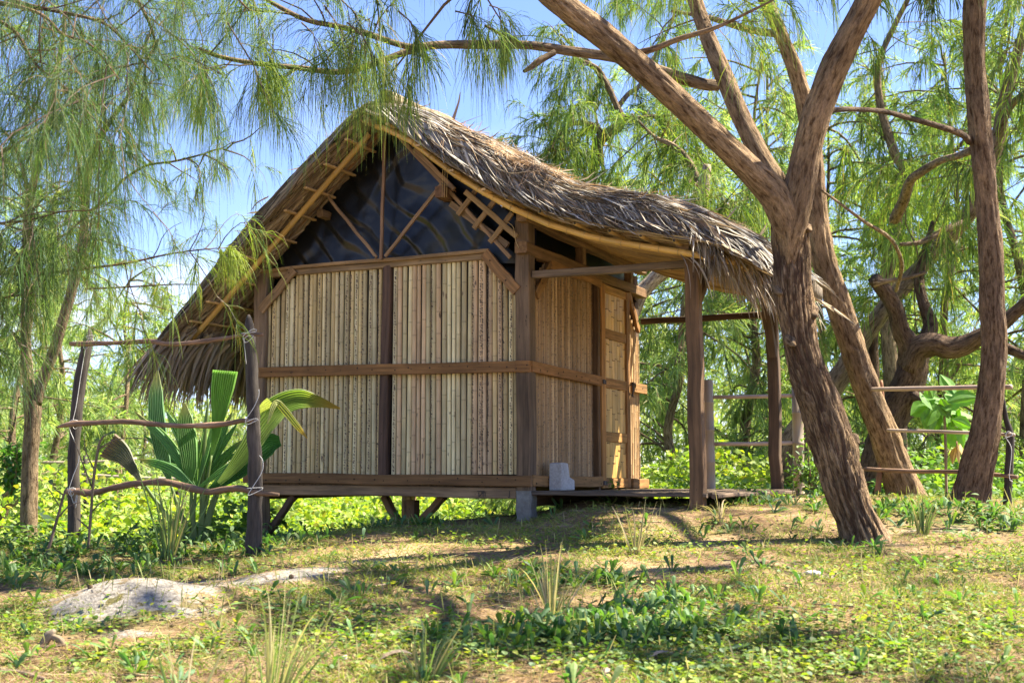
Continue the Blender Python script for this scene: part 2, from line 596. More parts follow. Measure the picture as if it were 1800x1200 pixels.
gx = spaced(-4.6, 6.2, 0.04, -400, 400)
gy = spaced(3.2, 12.5, 0.04, -40, 700)
GX, GY = np.meshgrid(gx, gy)
GZ = gz(GX.ravel(), GY.ravel())

def blobs(x, y, L_):
    """sum of soft discs given as (px, py, rx, ry, weight) with px,py on the ground as seen in the photograph"""
    r = np.zeros_like(x)
    for px, py, rx, ry, w in L_:
        c = G(px, py)
        r = r + w * np.exp(-(((x - c[0]) / rx) ** 2 + ((y - c[1]) / ry) ** 2))
    return r

SAND = [(225, 1018, .36, .30, 2.1), (345, 1026, .2, .14, 1.0), (480, 1015, .35, .16, 1.1), (540, 1000, .22, .1, .9), (250, 1112, .18, .1, .9),
        (330, 1075, .3, .12, .5), (440, 1140, .25, .08, .5), (975, 1100, .16, .07, 1.0), (1430, 1010, .18, .08, .8), (860, 1018, .12, .05, .7), (1250, 1000, .35, .1, .5),
        (1300, 960, .4, .12, .45), (1340, 985, .3, .1, .5), (1650, 935, .4, .15, .5), (620, 985, .3, .1, .6)]
STRAP = [(1000, 1020, .4, .3, 1.0), (1080, 1100, .45, .3, 1.2), (930, 1120, .35, .2, .8), (1200, 1060, .3, .2, .7), (700, 925, .35, .2, 1.2), (620, 930, .3, .2, 1.2), (850, 900, .3, .15, .5),
         (250, 965, .8, .3, 1.6), (60, 1000, .7, .5, 1.3), (150, 940, .6, .3, 1.4), (380, 960, .4, .25, 1.2), (1250, 880, .5, .2, 1.0), (1100, 880, .5, .15, 1.3), (1380, 890, .4, .2, .7), (1620, 900, .6, .3, 1.0), (1760, 920, .4, .3, .8), (1280, 930, .5, .15, .5), (1540, 965, .2, .1, .7), (1580, 1060, .2, .1, .4)]
ROUND = [(80, 1100, .6, .3, 1.2), (250, 1150, .4, .2, .6), (600, 1100, .4, .25, 1.0), (720, 1130, .5, .25, 1.2), (1000, 1170, .5, .2, .8), (1300, 1100, .5, .25, .8), (1480, 1150, .5, .25, 1.0), (1350, 1180, .5, .2, .9), (1700, 1000, .6, .3, .8), (1780, 1100, .4, .3, .8), (1500, 1010, .4, .2, .6), (300, 1060, .4, .2, .6), (1000, 960, .6, .3, .3)]

msand = np.clip(blobs(GX.ravel(), GY.ravel(), SAND) * (0.5 + n2(GX.ravel(), GY.ravel(), 5, 8)), 0, 1)
mgreen = np.clip(blobs(GX.ravel(), GY.ravel(), STRAP + ROUND), 0, 1.2)
mfar = sst(9.5, 13, GY.ravel() + 0.6 * np.clip(-GX.ravel(), 0, 3) - 1.2 * sst(1, 3, GX.ravel()))
gm = MB()
ny, nx = GX.shape
idx = np.arange(nx * ny).reshape(ny, nx)
gq = np.stack([idx[:-1, :-1], idx[:-1, 1:], idx[1:, 1:], idx[1:, :-1]], -1).reshape(-1, 4)
gm.add(np.stack([GX.ravel(), GY.ravel(), GZ], -1), gq, None, np.stack([msand, mgreen.clip(0, 1), mfar], -1))

def ground_mat():
    m, t, out = nodes('sandy ground under litter')
    p = N_(t, 'ShaderNodeBsdfPrincipled', Roughness=0.95)
    p.inputs['Specular IOR Level'].default_value = 0.1
    c, tc = attr(t, 'Col'), attr(t, 'tc')
    sep = N_(t, 'ShaderNodeSeparateColor')
    t.links.new(c.outputs['Color'], sep.inputs['Color'])
    n1 = noise(t, tc.outputs['Vector'], 2.2, 6, 0.65)
    n3 = noise(t, tc.outputs['Vector'], 45, 5, 0.7)
    n4 = noise(t, tc.outputs['Vector'], 9, 5, 0.7)
    base = ramp(t, n1.outputs['Fac'], [(0.30, (0.11, 0.068, 0.040)), (0.50, (0.25, 0.165, 0.095)), (0.70, (0.44, 0.32, 0.19))]).outputs['Color']
    moss = ramp(t, n4.outputs['Fac'], [(0.52, 0.0), (0.66, 0.65)])
    base = mult(t, base, (0.20, 0.21, 0.055), 'MIX', moss.outputs['Color'])
    base = mult(t, base, ramp(t, n3.outputs['Fac'], [(0.3, 0.6), (0.7, 1.3)]).outputs['Color'])
    gr = ramp(t, n4.outputs['Fac'], [(0.3, (0.05, 0.07, 0.02)), (0.7, (0.13, 0.15, 0.04))])
    gfac = N_(t, 'ShaderNodeMath', operation='MULTIPLY')
    t.links.new(sep.outputs['Green'], gfac.inputs[0])
    gfac.inputs[1].default_value = 0.6
    base = mult(t, base, gr.outputs['Color'], 'MIX', gfac.outputs['Value'])
    sand = ramp(t, n3.outputs['Fac'], [(0.32, (0.12, 0.105, 0.09)), (0.50, (0.245, 0.225, 0.195)), (0.68, (0.36, 0.335, 0.295))])
    sf = N_(t, 'ShaderNodeMath', operation='MULTIPLY')
    t.links.new(sep.outputs['Red'], sf.inputs[0])
    t.links.new(ramp(t, n4.outputs['Fac'], [(0.36, 0.12), (0.60, 1.25)]).outputs['Color'], sf.inputs[1])
    sfr = ramp(t, sf.outputs['Value'], [(0.28, 0.0), (0.62, 1.0)])
    base = mult(t, base, sand.outputs['Color'], 'MIX', sfr.outputs['Color'])
    far = ramp(t, n1.outputs['Fac'], [(0.3, (0.16, 0.22, 0.03)), (0.7, (0.30, 0.34, 0.05))])
    base = mult(t, base, far.outputs['Color'], 'MIX', sep.outputs['Blue'])
    t.links.new(base, p.inputs['Base Color'])
    t.links.new(bump(t, n3.outputs['Fac'], 0.7, 0.02), p.inputs['Normal'])
    t.links.new(p.outputs['BSDF'], out.inputs['Surface'])
    return m

tag(gm.build('ground', ground_mat(), None, True), 'sandy ground rising to a low mound, strewn with brown needles', None, None, 'structure')

# ---------------------------------------------------------------- the hut
D0 = 9.4
TH = math.atan(1050 / F)
HB = A(math.sin(TH), math.cos(TH), 0)        # along the door wall, away from the camera
HA = A(-HB[1], HB[0], 0)                     # along the front wall, to the left
UP = A(0, 0, 1)
HO = W(925, 857, D0)

def H(s, t, z):
    return HO + HA * s + HB * t + UP * z

def Hv(s, t, z):
    s, t, z = np.broadcast_arrays(np.asarray(s, float), np.asarray(t, float), np.asarray(z, float))
    return HO + s[..., None] * HA + t[..., None] * HB + z[..., None] * UP

hut = thing('thatched_hut', H(1.2, 1.2, -0.3), 'small bamboo-walled hut on stilts with a grey palm-thatched roof and open porch', 'hut')
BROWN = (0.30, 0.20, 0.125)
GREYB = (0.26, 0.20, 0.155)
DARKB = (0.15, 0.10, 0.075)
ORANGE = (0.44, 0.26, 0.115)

def hbeam(name, p0, p1, w, h, side, col, mat=M_WOOD, **k):
    mb = MB()
    beam(mb, H(*p0), H(*p1), w, h, side, col, **k)
    if name in ('rail', 'sill', 'diagonal_brace'):
        ln_ = float(np.linalg.norm(A(*p0) - A(*p1)))
        onf = abs(p0[0] - p1[0]) > abs(p0[1] - p1[1])
        nail_heads(mb, p0, p1, max(2, int(ln_ / 0.16)), -HB if onf else -HA, h / 2 if name != 'x' else 0)
    return mb.build(name, mat, hut)

def nail_heads(mb, p0, p1, n, nrm, off):
    for k in range(n):
        u = (k + 0.5 + random.uniform(-.3, .3)) / n
        c = H(*(A(*p0) * (1 - u) + A(*p1) * u)) + nrm * off + UP * random.uniform(-.018, .018)
        tube(mb, [c, c + nrm * 0.003], random.uniform(0.004, 0.007), 7, (0.035, 0.025, 0.018))

def slat_wall(name, origin, along, normal, x0, x1, z0, ztop, pitch_, tones, spotted=0.35, gapcol=True):
    """upright half canes side by side; ztop(x) gives the height where each is cut"""
    mb = MB()
    x = x0
    while x < x1 - 0.01:
        w = pitch_ * random.uniform(0.82, 1.12)
        xc = x + w / 2
        zt = ztop(min(max(xc, x0), x1)) + random.uniform(-0.008, 0.004)
        lean = random.uniform(-0.006, 0.006)
        k = 22
        zz = np.linspace(z0, zt, k)
        node = random.uniform(0.16, 0.34)
        ph = random.uniform(0, node)
        rad = np.full(k, w * 0.47)
        # cane nodes: insert three rings at each
        zs, rs = [], []
        zc = z0 + ph
        while zc < zt - 0.03:
            zs += [zc - 0.008, zc, zc + 0.008]
            rs += [0.0, 0.07, 0.0]
            zc += node * random.uniform(0.9, 1.1)
        zz = np.concatenate([[z0], np.array(zs), [zt]]) if zs else np.array([z0, zt])
        rr = np.concatenate([[0], np.array(rs), [0]]) if zs else np.zeros(2)
        tone = A(*random.choice(tones)) * random.uniform(0.72, 1.12)
        th = np.linspace(-0.05 * math.pi, 1.05 * math.pi, 7)
        ca, sa = np.cos(th), np.sin(th)
        R = w * 0.405 * (1 + rr)[:, None]
        dx = xc - (x0 + x1) / 2
        ctr = origin + along * (xc + lean * (zz - z0)[:, None] / 1.0) + UP * zz[:, None]
        bow = random.uniform(-0.004, 0.004)
        V = ctr[:, None] + along * (R * ca)[..., None] + normal * (R * sa * 1.0)[..., None]
        off = random.uniform(0, 50)
        spot = 0.6 if random.random() < spotted else 0.0
        tc = np.stack([R * ca + off, R * sa, np.repeat(zz[:, None], 7, 1) + off], -1)
        col = np.repeat((tone * (1 - 0.35 * (rr > 0))[:, None])[:, None], 7, 1)
        n = len(zz)
        i = np.arange(n - 1)[:, None] * 7
        j = np.arange(6)[None]
        q = np.stack([i + j, i + j + 1, i + 7 + j + 1, i + 7 + j], -1).reshape(-1, 4)
        mb.add(V.reshape(-1, 3), q, None, col.reshape(-1, 3), tc.reshape(-1, 3))
        if spot:          # a row of dark dashes where the node wall was cut through
            m_ = int((zt - z0) / 0.021)
            zd = z0 + 0.03 + np.arange(m_) * 0.021 + rng.uniform(-.006, .006, m_)
            zd = zd[zd < zt - 0.04]
            m_ = len(zd)
            xo = (rng.normal(0, 0.07, m_) + random.choice([-.2, .2, .22])).clip(-.28, .28) * w
            P0 = origin + along * (xc + xo + lean * (zd - z0))[:, None] + UP * zd[:, None] + normal * (w * 0.41)
            dz = rng.uniform(0.008, 0.019, m_)[:, None] * UP
            P = np.stack([P0 - dz / 2, P0 + dz / 2 + along * 0.004], 1)
            ribbons(mb, P, rng.uniform(0.005, 0.014, m_)[:, None] * np.ones((1, 2)), np.tile(along, (m_, 1)), np.tile(A(0.17, 0.12, 0.075), (m_, 1)) * rng.uniform(.4, 1.7, (m_, 1)))
        x += w * 1.0
    # near-black sheet painting the shade seen in the gaps
    xs = np.linspace(x0, x1, 12)
    bt = [origin + along * q - normal * 0.012 + UP * z0 for q in xs] + [origin + along * q - normal * 0.012 + UP * (ztop(q) - 0.01) for q in xs]
    qq = [(i, i + 1, 12 + i + 1, 12 + i) for i in range(11)]
    mb.add(np.array(bt), qq, None, (0.035, 0.024, 0.017))
    return mb.build(name, M_SLAT, hut, True)

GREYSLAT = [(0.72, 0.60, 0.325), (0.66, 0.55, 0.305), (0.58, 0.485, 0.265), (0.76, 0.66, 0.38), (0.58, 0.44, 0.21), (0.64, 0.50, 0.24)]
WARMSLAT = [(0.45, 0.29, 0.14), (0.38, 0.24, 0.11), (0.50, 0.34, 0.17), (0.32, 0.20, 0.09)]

def front_top(x):
    return 1.755 - max(0, 0.36 - x) * 0.95 - max(0, x - 2.10) * 0.95
slat_wall('bamboo_wall', HO - HB * 0.005, HA, -HB, 0.055, 1.175, 0.10, front_top, 0.046, GREYSLAT + [(0.62, 0.44, 0.25)] * 3, 0.25)
slat_wall('bamboo_wall', HO - HB * 0.005, HA, -HB, 1.265, 2.40, 0.10, front_top, 0.046, GREYSLAT, 0.45)
def side_top(x):
    return 1.77 - max(0, 0.36 - x) * 0.9 - max(0, x - 2.05) * 1.0
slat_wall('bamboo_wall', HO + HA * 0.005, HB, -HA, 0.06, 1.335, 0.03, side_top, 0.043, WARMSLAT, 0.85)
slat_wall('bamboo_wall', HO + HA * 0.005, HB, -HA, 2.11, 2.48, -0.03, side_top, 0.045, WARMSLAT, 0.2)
slat_wall('bamboo_wall', HO + HA * 2.45, HB, HA, 0.06, 2.42, 0.0, lambda x: 1.76, 0.06, GREYSLAT, 0.2)
slat_wall('bamboo_wall', HO + HB * 2.45, HA, HB, 0.06, 2.42, 0.0, lambda x: 1.76, 0.06, GREYSLAT, 0.2)

# posts
hbeam('corner_post', (0.0, 0.0, -0.02), (0.005, 0.0, 2.02), 0.115, 0.115, HA, (0.20, 0.145, 0.105), wob=0.004, seg=9)
hbeam('corner_post', (2.43, 0.0, -0.52), (2.43, 0.0, 1.80), 0.13, 0.12, HA, GREYB, wob=0.004, seg=9)
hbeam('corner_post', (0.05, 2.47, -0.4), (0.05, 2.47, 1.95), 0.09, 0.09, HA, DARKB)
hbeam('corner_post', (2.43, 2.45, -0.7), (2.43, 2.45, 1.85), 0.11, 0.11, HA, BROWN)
hbeam('middle_post', (1.235, -0.012, 0.06), (1.205, -0.012, 1.76), 0.075, 0.07, HA, (0.13, 0.085, 0.07), wob=0.002)
# concrete stump under the corner
mb = MB()
beam(mb, H(0.0, 0.0, -0.42), H(0.0, 0.0, -0.021), 0.125, 0.12, HA, (1, 1, 1), ch=0.012, wob=0.004)
mb.build('footing', plain('weathered concrete', (0.20, 0.19, 0.165), 0.95, 30, 0.5, 0.006), hut)
# rails and sills
hbeam('rail', (2.50, -0.062, 0.945), (0.06, -0.062, 0.905), 0.085, 0.028, UP, (0.30, 0.165, 0.068), wob=0.0015, ch=0.003)
hbeam('rail', (0.06, -0.063, 0.905), (-0.062, -0.063, 0.903), 0.087, 0.03, UP, (0.30, 0.16, 0.065), wob=0.001, ch=0.003)
hbeam('rail', (-0.060, -0.04, 0.903), (-0.060, 1.385, 0.888), 0.082, 0.028, UP, (0.36, 0.19, 0.075), wob=0.0015, ch=0.003)
hbeam('rail', (-0.062, 2.12, 0.885), (-0.062, 2.52, 0.885), 0.085, 0.03, UP, (0.33, 0.19, 0.08), wob=0.001, ch=0.003)
hbeam('sill', (2.55, -0.058, 0.070), (-0.075, -0.058, 0.052), 0.082, 0.04, UP, (0.25, 0.145, 0.068), ch=0.004)
hbeam('sill', (-0.062, -0.03, 0.050), (-0.062, 1.385, 0.040), 0.085, 0.03, UP, (0.36, 0.21, 0.09), ch=0.004)
hbeam('sill', (-0.064, 2.12, 0.02), (-0.064, 2.53, 0.015), 0.085, 0.032, UP, (0.40, 0.22, 0.09), ch=0.004)
hbeam('floor_beam', (2.50, -0.012, -0.022), (0.065, -0.012, -0.040), 0.082, 0.07, UP, (0.33, 0.235, 0.16))
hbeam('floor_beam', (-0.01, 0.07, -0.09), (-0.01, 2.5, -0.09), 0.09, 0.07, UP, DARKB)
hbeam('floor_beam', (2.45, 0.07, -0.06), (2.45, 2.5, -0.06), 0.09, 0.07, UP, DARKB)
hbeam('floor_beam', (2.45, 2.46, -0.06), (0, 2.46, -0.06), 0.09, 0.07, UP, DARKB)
mb = MB()
for k in range(24):
    a_ = 0.02 + k * 0.102
    beam(mb, H(a_, -0.04, 0.016 + random.uniform(-.004, .004)), H(a_, 2.44, 0.016), 0.095, 0.02, HA, A(0.13, 0.09, 0.065) * random.uniform(.7, 1.3), ch=0.002, wob=0.001, seg=2)
mb.build('floor_boards', M_WOOD, hut)
# head plate and thin lath of the front wall
hbeam('wall_plate', (2.46, -0.02, 1.765), (0.30, -0.02, 1.765), 0.05, 0.05, UP, (0.33, 0.245, 0.16), wob=0.002)
hbeam('wall_plate', (2.45, -0.062, 1.800), (0.29, -0.062, 1.803), 0.03, 0.024, UP, (0.40, 0.275, 0.16), wob=0.004)
hbeam('diagonal_brace', (2.09, -0.058, 1.79), (2.415, -0.058, 1.46), 0.075, 0.03, HA, (0.34, 0.24, 0.15), ch=0.003)
hbeam('diagonal_brace', (0.325, -0.056, 1.785), (0.048, -0.056, 1.475), 0.085, 0.032, HA, (0.37, 0.22, 0.11), ch=0.003)
hbeam('diagonal_brace', (-0.045, 0.37, 1.74), (-0.045, 0.09, 1.46), 0.085, 0.02, HB, (0.33, 0.195, 0.085), ch=0.003)
hbeam('diagonal_brace', (-0.050, 2.10, 1.74), (-0.050, 2.38, 1.42), 0.06, 0.03, HB, (0.40, 0.22, 0.09), ch=0.003)
hbeam('wall_plate', (-0.012, -0.13, 1.795), (-0.012, 2.56, 1.79), 0.085, 0.10, UP, (0.26, 0.165, 0.095), seg=8)
hbeam('wall_plate', (-0.058, 0.34, 1.735), (-0.058, 1.40, 1.73), 0.07, 0.02, UP, (0.38, 0.22, 0.10))
hbeam('wall_plate', (2.43, -0.13, 1.845), (2.43, 2.56, 1.845), 0.08, 0.10, UP, (0.22, 0.15, 0.11))
hbeam('wall_plate', (2.40, 2.44, 1.80), (0.06, 2.44, 1.80), 0.08, 0.06, UP, DARKB)
hbeam('upper_plate', (-0.03, -0.14, 2.035), (-0.03, 2.56, 2.01), 0.085, 0.085, UP, (0.28, 0.18, 0.10), seg=8)
for t_ in (1.05, 2.2):
    hbeam('plate_strut', (-0.02, t_, 1.84), (-0.02, t_, 1.99), 0.075, 0.07, HB, BROWN)

# gable: black sheet, dark sheets added behind to darken the interior, and laths
def sheet(name, tri, off, wr, nn=60, seed=0, extra=0.0):
    mb = MB()
    A_, B_, C_ = [A(*q) for q in tri]
    V, ids = [], {}
    for i in range(nn + 1):
        for j in range(nn + 1 - i):
            a_, b_ = i / nn, j / nn
            q = A_ * (1 - a_ - b_) + B_ * a_ + C_ * b_
            ids[i, j] = len(V)
            V.append(q)
    V = np.array(V)
    nz = fbm(np.stack([V[:, 0] * 1.7, V[:, 1] * 1.7, 0 * V[:, 0]], -1), 3, seed)
    nf = fbm(np.stack([V[:, 0] * 6.0, V[:, 1] * 6.0, 0 * V[:, 0] + 4], -1), 3, seed + 2)
    def crease(ph, sharp):                       # a taut fold: slow rise, sudden drop
        f = ph % 1.0
        return np.where(f < sharp, f / sharp, (1 - f) / (1 - sharp))
    d1 = (V[:, 0] * 0.72 - V[:, 1] * 0.70) / 0.20 + 1.6 * nz + 0.25 * nf
    d2 = (V[:, 0] * 0.80 + V[:, 1] * 0.60) / 0.34 + 1.5 * nz + 0.25 * nf
    wav = sst(0.35, 0.65, fbm(np.stack([V[:, 0] * 3.0, V[:, 1] * 3.0, 0 * d1 + 9], -1), 2, seed + 7))
    disp = wr * (0.55 * crease(d1, 0.8) * (0.35 + 0.65 * wav) + 0.35 * crease(d2, 0.25) * (1 - 0.7 * wav) + 1.3 * nz + 0.25 * nf)
    P = Hv(V[:, 0], off - disp, V[:, 1])
    tr = []
    for i in range(nn):
        for j in range(nn - i):
            tr.append((ids[i, j], ids[i + 1, j], ids[i, j + 1]))
            if j < nn - i - 1:
                tr.append((ids[i + 1, j], ids[i + 1, j + 1], ids[i, j + 1]))
    mb.add(P, None, tr)
    return mb.build(name, M_TARP, hut, True)
sheet('plastic_or_shade_sheet', ((2.40, 1.79), (1.20, 2.91), (0.02, 1.70)), 0.045, 0.040, 120, 4)
sheet('plastic_or_shade_sheet', ((2.45, 1.70), (1.20, 2.91), (-0.02, 1.60)), 0.16, 0.01, 12, 9)  # dark sheet standing in for the unlit interior behind the lattice
sheet('plastic_or_shade_sheet', ((2.45, 1.70), (1.20, 2.91), (-0.02, 1.70)), 2.44, 0.01, 12, 9)  # unseen back gable sheet, added to keep light out of the room
mb = MB()
mb.add(np.array([H(0.10, 0.14, 1.70), H(0.10, 2.42, 1.70), H(0.10, 2.42, 2.12), H(0.10, 0.14, 2.12), H(0.10, 0.14, 1.72), H(-0.02, 0.14, 1.72), H(-0.02, 0.15, 2.05), H(0.10, 0.15, 2.10), H(0.10, .14, 2.05), H(0.9, 0.14, 2.65), H(0.9, .14, 1.8)]), [(0, 1, 2, 3), (4, 5, 6, 7)], [(8, 9, 10)])
mb.build('plastic_or_shade_sheet', M_TARP, hut)  # dark sheets added for the shade in the openings under the roof

def lath(pts, w, h, t_, col):
    mb = MB()
    for (s0, z0), (s1, z1) in zip(pts[:-1], pts[1:]):
        beam(mb, H(s0, t_, z0), H(s1, t_, z1), w, h, np.cross(unit(H(s1, 0, z1) - H(s0, 0, z0)), HB), col, ch=0.002, wob=0.002, seg=5)
    return mb.build('gable_lath', M_WOOD, hut)
LB = (0.34, 0.235, 0.155)
lath([(2.43, 1.80), (1.24, 2.86)], 0.030, 0.022, -0.082, (0.37, 0.235, 0.13))
lath([(1.15, 2.86), (0.09, 1.735)], 0.030, 0.022, -0.082, LB)
lath([(1.20, 2.88), (1.225, 1.80)], 0.026, 0.018, -0.100, (0.30, 0.20, 0.145))
lath([(1.74, 2.36), (1.262, 1.82)], 0.026, 0.018, -0.104, LB)
lath([(0.675, 2.356), (1.185, 1.82)], 0.028, 0.018, -0.104, LB)
lath([(0.92, 2.66), (0.56, 2.30)], 0.035, 0.022, -0.11, (0.33, 0.225, 0.14))
# lattice right of the sheet
lath([(0.46, 2.27), (0.02, 1.88)], 0.042, 0.02, -0.118, (0.42, 0.30, 0.165))
lath([(0.62, 2.20), (0.12, 1.83)], 0.05, 0.025, -0.06, (0.25, 0.185, 0.13))
for (s0, z0) in ((0.36, 2.08), (0.22, 1.96), (0.50, 2.20)):
    lath([(s0 + 0.04, z0 - 0.10), (s0 - 0.15, z0 + 0.11)], 0.04, 0.02, -0.093, (0.38, 0.265, 0.15))
hbeam('beam_end', (0.66, -0.17, 2.28), (0.66, 0.02, 2.28), 0.09, 0.09, HA, (0.22, 0.13, 0.085))
hbeam('beam_end', (1.80, -0.12, 2.22), (1.80, 0.02, 2.22), 0.06, 0.065, HA, (0.24, 0.165, 0.10))

# door
door = bpy.data.objects.new('door', None)
COL.objects.link(door)
door.parent = hut
door.location = (A(*H(-0.05, 1.42, 0)) - A(*hut.location)).tolist()
DW = (0.50, 0.27, 0.10)
def dpart(name, p0, p1, w, h, side, col):
    mb = MB()
    beam(mb, H(*p0), H(*p1), w, h, side, col, ch=0.003, wob=0.001)
    return mb.build(name, M_WOOD, door)
t0, t1 = 1.40, 2.10
dpart('stile', (-0.052, t0 + 0.04, -0.015), (-0.052, t0 + 0.035, 1.735), 0.085, 0.032, HB, DW)
dpart('stile', (-0.052, t1 - 0.055, -0.015), (-0.052, t1 - 0.055, 1.735), 0.085, 0.032, HB, (0.36, 0.20, 0.085))
for z_, h_, c_ in ((1.70, 0.07, (0.48, 0.29, 0.12)), (1.31, 0.085, (0.38, 0.22, 0.09)), (0.885, 0.085, (0.42, 0.235, 0.09)), (0.42, 0.08, (0.46, 0.27, 0.10)), (0.025, 0.08, (0.40, 0.23, 0.09))):
    dpart('cross_rail', (-0.050, t0 + 0.083, z_), (-0.050, t1 - 0.098, z_), h_, 0.030, UP, c_)
for z_a, z_b, tone in ((1.35, 1.67, (0.60, 0.37, 0.105)), (0.925, 1.27, (0.58, 0.35, 0.10)), (0.46, 0.845, (0.58, 0.36, 0.115)), (0.065, 0.38, (0.57, 0.34, 0.10))):
    mb = MB()
    xs = np.linspace(t0 + 0.078, t1 - 0.093, 9)
    for i in range(8):
        zc = z_a
        while zc < z_b - 0.01:                     # split-bamboo weave: each strip dives behind its neighbours
            zl = min(z_b, zc + random.uniform(0.10, 0.22))
            w_ = (xs[1] - xs[0]) * 0.97
            xm = (xs[i] + xs[i + 1]) / 2
            beam(mb, H(-0.046 + random.uniform(-.003, .003), xm, zc + 0.004), H(-0.046, xm, zl - 0.002), w_, 0.008, HB, A(*tone) * random.uniform(.72, 1.15) * (A(.7, .75, .9) if z_a < .1 and random.random() < .35 else 1), ch=0.002, wob=0.0004, seg=2)
            beam(mb, H(-0.053, xm - w_ * .4, zl), H(-0.053, xm + w_ * .5, zl + random.uniform(-.006, .006)), 0.005, 0.004, UP, (0.22, 0.12, 0.045), ch=0.001, wob=0, seg=1)
            zc = zl
    mb.build('woven_panel', M_BAMBOO, door)
mb = MB()
beam(mb, H(-0.10, 2.07, 0.79), H(-0.10, 2.075, 0.925), 0.018, 0.014, HB, (1, 1, 1), ch=0.003)
tube(mb, [H(-0.07, 2.07, 0.90), H(-0.105, 2.07, 0.915), H(-0.115, 2.09, 0.90), H(-0.105, 2.11, 0.88)], 0.008, 6)
mb.build('latch', M_IRON, door)
mb = MB()
beam(mb, H(-0.079, 1.385, 0.885), H(-0.079, 1.46, 0.885), 0.035, 0.006, UP, (1, 1, 1), ch=0.001)
mb.build('hinge', M_IRON, door)
mb = MB()
beam(mb, H(-0.079, 1.385, 0.03), H(-0.079, 1.46, 0.03), 0.035, 0.006, UP, (1, 1, 1), ch=0.001)
mb.build('hinge', M_IRON, door)
hbeam('door_jamb', (-0.028, 1.36, -0.03), (-0.028, 1.355, 1.745), 0.05, 0.06, HB, (0.16, 0.10, 0.055))

# porch
hbeam('porch_beam', (-0.062, 0.0, 1.600), (-1.40, -0.005, 1.592), 0.055, 0.055, UP, (0.24, 0.185, 0.14))
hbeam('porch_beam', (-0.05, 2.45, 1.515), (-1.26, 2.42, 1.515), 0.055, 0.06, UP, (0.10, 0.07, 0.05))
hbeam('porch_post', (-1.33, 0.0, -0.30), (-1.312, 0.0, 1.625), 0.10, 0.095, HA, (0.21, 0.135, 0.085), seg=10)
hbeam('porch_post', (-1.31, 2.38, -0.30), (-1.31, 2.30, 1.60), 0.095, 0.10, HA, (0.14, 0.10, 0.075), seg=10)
hbeam('eave_beam', (-1.335, -0.30, 1.675), (-1.335, 2.45, 1.655), 0.09, 0.09, UP, (0.22, 0.155, 0.10), seg=8)
hbeam('porch_brace', (-1.32, 0.05, 1.30), (-1.32, 0.34, 1.615), 0.06, 0.06, HA, (0.12, 0.085, 0.06))
hbeam('porch_brace', (-1.335, 2.22, 1.12), (-1.335, 1.95, 1.62), 0.07, 0.07, HA, (0.13, 0.095, 0.07))
mb = MB()
for k in range(13):
    s_ = -0.08 - k * 0.108
    beam(mb, H(s_, 0.0 + random.uniform(-.01, .01), -0.040 + random.uniform(-.003, .003)), H(s_, 2.5, -0.042), 0.102, 0.026, HA, A(0.17, 0.13, 0.10) * random.uniform(.75, 1.25), ch=0.002, wob=0.001, seg=3)
mb.build('porch_deck', M_WOOD, hut)
hbeam('deck_board', (-0.03, -0.022, -0.038), (-1.40, -0.022, -0.045), 0.032, 0.04, UP, (0.16, 0.13, 0.115))
hbeam('deck_board', (-1.445, -0.02, -0.052), (-1.445, 2.55, -0.052), 0.03, 0.05, UP, (0.17, 0.13, 0.11))
hbeam('stilt', (1.16, 0.30, -0.75), (1.155, 0.30, -0.105), 0.10, 0.09, HA, (0.25, 0.17, 0.11))
hbeam('stilt_brace', (1.20, 0.23, -0.34), (1.37, 0.23, -0.075), 0.075, 0.05, HB, (0.28, 0.19, 0.125))
hbeam('stilt_brace', (1.10, 0.23, -0.33), (0.82, 0.23, -0.075), 0.075, 0.05, HB, (0.33, 0.22, 0.14))
hbeam('stilt_brace', (2.38, 0.05, -0.38), (2.12, 0.05, -0.075), 0.06, 0.05, HB, DARKB)

# ---- roof
BOT = np.array([(3.7, 0.62), (3.2, 1.07), (2.97, 1.27), (1.2, 2.87), (0.97, 2.80), (0.44, 2.39), (-0.063, 2.075), (-0.473, 1.885), (-0.91, 1.758), (-1.329, 1.664), (-1.62, 1.60), (-1.9, 1.45), (-2.2, 1.2)])[::-1]
TOP = np.array([(3.75, 0.55), (3.42, 0.95), (3.30, 1.10), (3.169, 1.262), (2.966, 1.48), (2.736, 1.734), (2.511, 2.00), (2.287, 2.195), (1.956, 2.468), (1.632, 2.71), (1.40, 2.90), (1.2, 3.03), (0.95, 2.97), (0.627, 2.83), (0.187, 2.59), (-0.188, 2.376), (-0.505, 2.215), (-0.854, 2.125), (-1.15, 2.06), (-1.356, 1.96), (-1.596, 1.829), (-1.829, 1.683), (-2.0, 1.50), (-2.13, 1.32), (-2.25, 1.05)])[::-1]

def zbot(s):
    return np.interp(s, BOT[:, 0], BOT[:, 1])

def zroof(s, t):
    s, t = np.asarray(s, float), np.asarray(t, float)
    zb, zt = zbot(s), np.interp(s, TOP[:, 0], TOP[:, 1])
    u = np.clip((t + 0.45) / 0.42, 0, 1)
    g = 0.30 + 0.70 * np.sqrt(np.clip(1 - (1 - u) ** 2, 0, 1))
    lump = 0.05 * (fbm(np.stack([s * 3.2, t * 4.5, 0 * s], -1).reshape(-1, 3), 2, 21).reshape(s.shape) - 0.5) * 2
    return zb + (np.maximum(zt, zb + 0.02) - zb) * g + lump * g

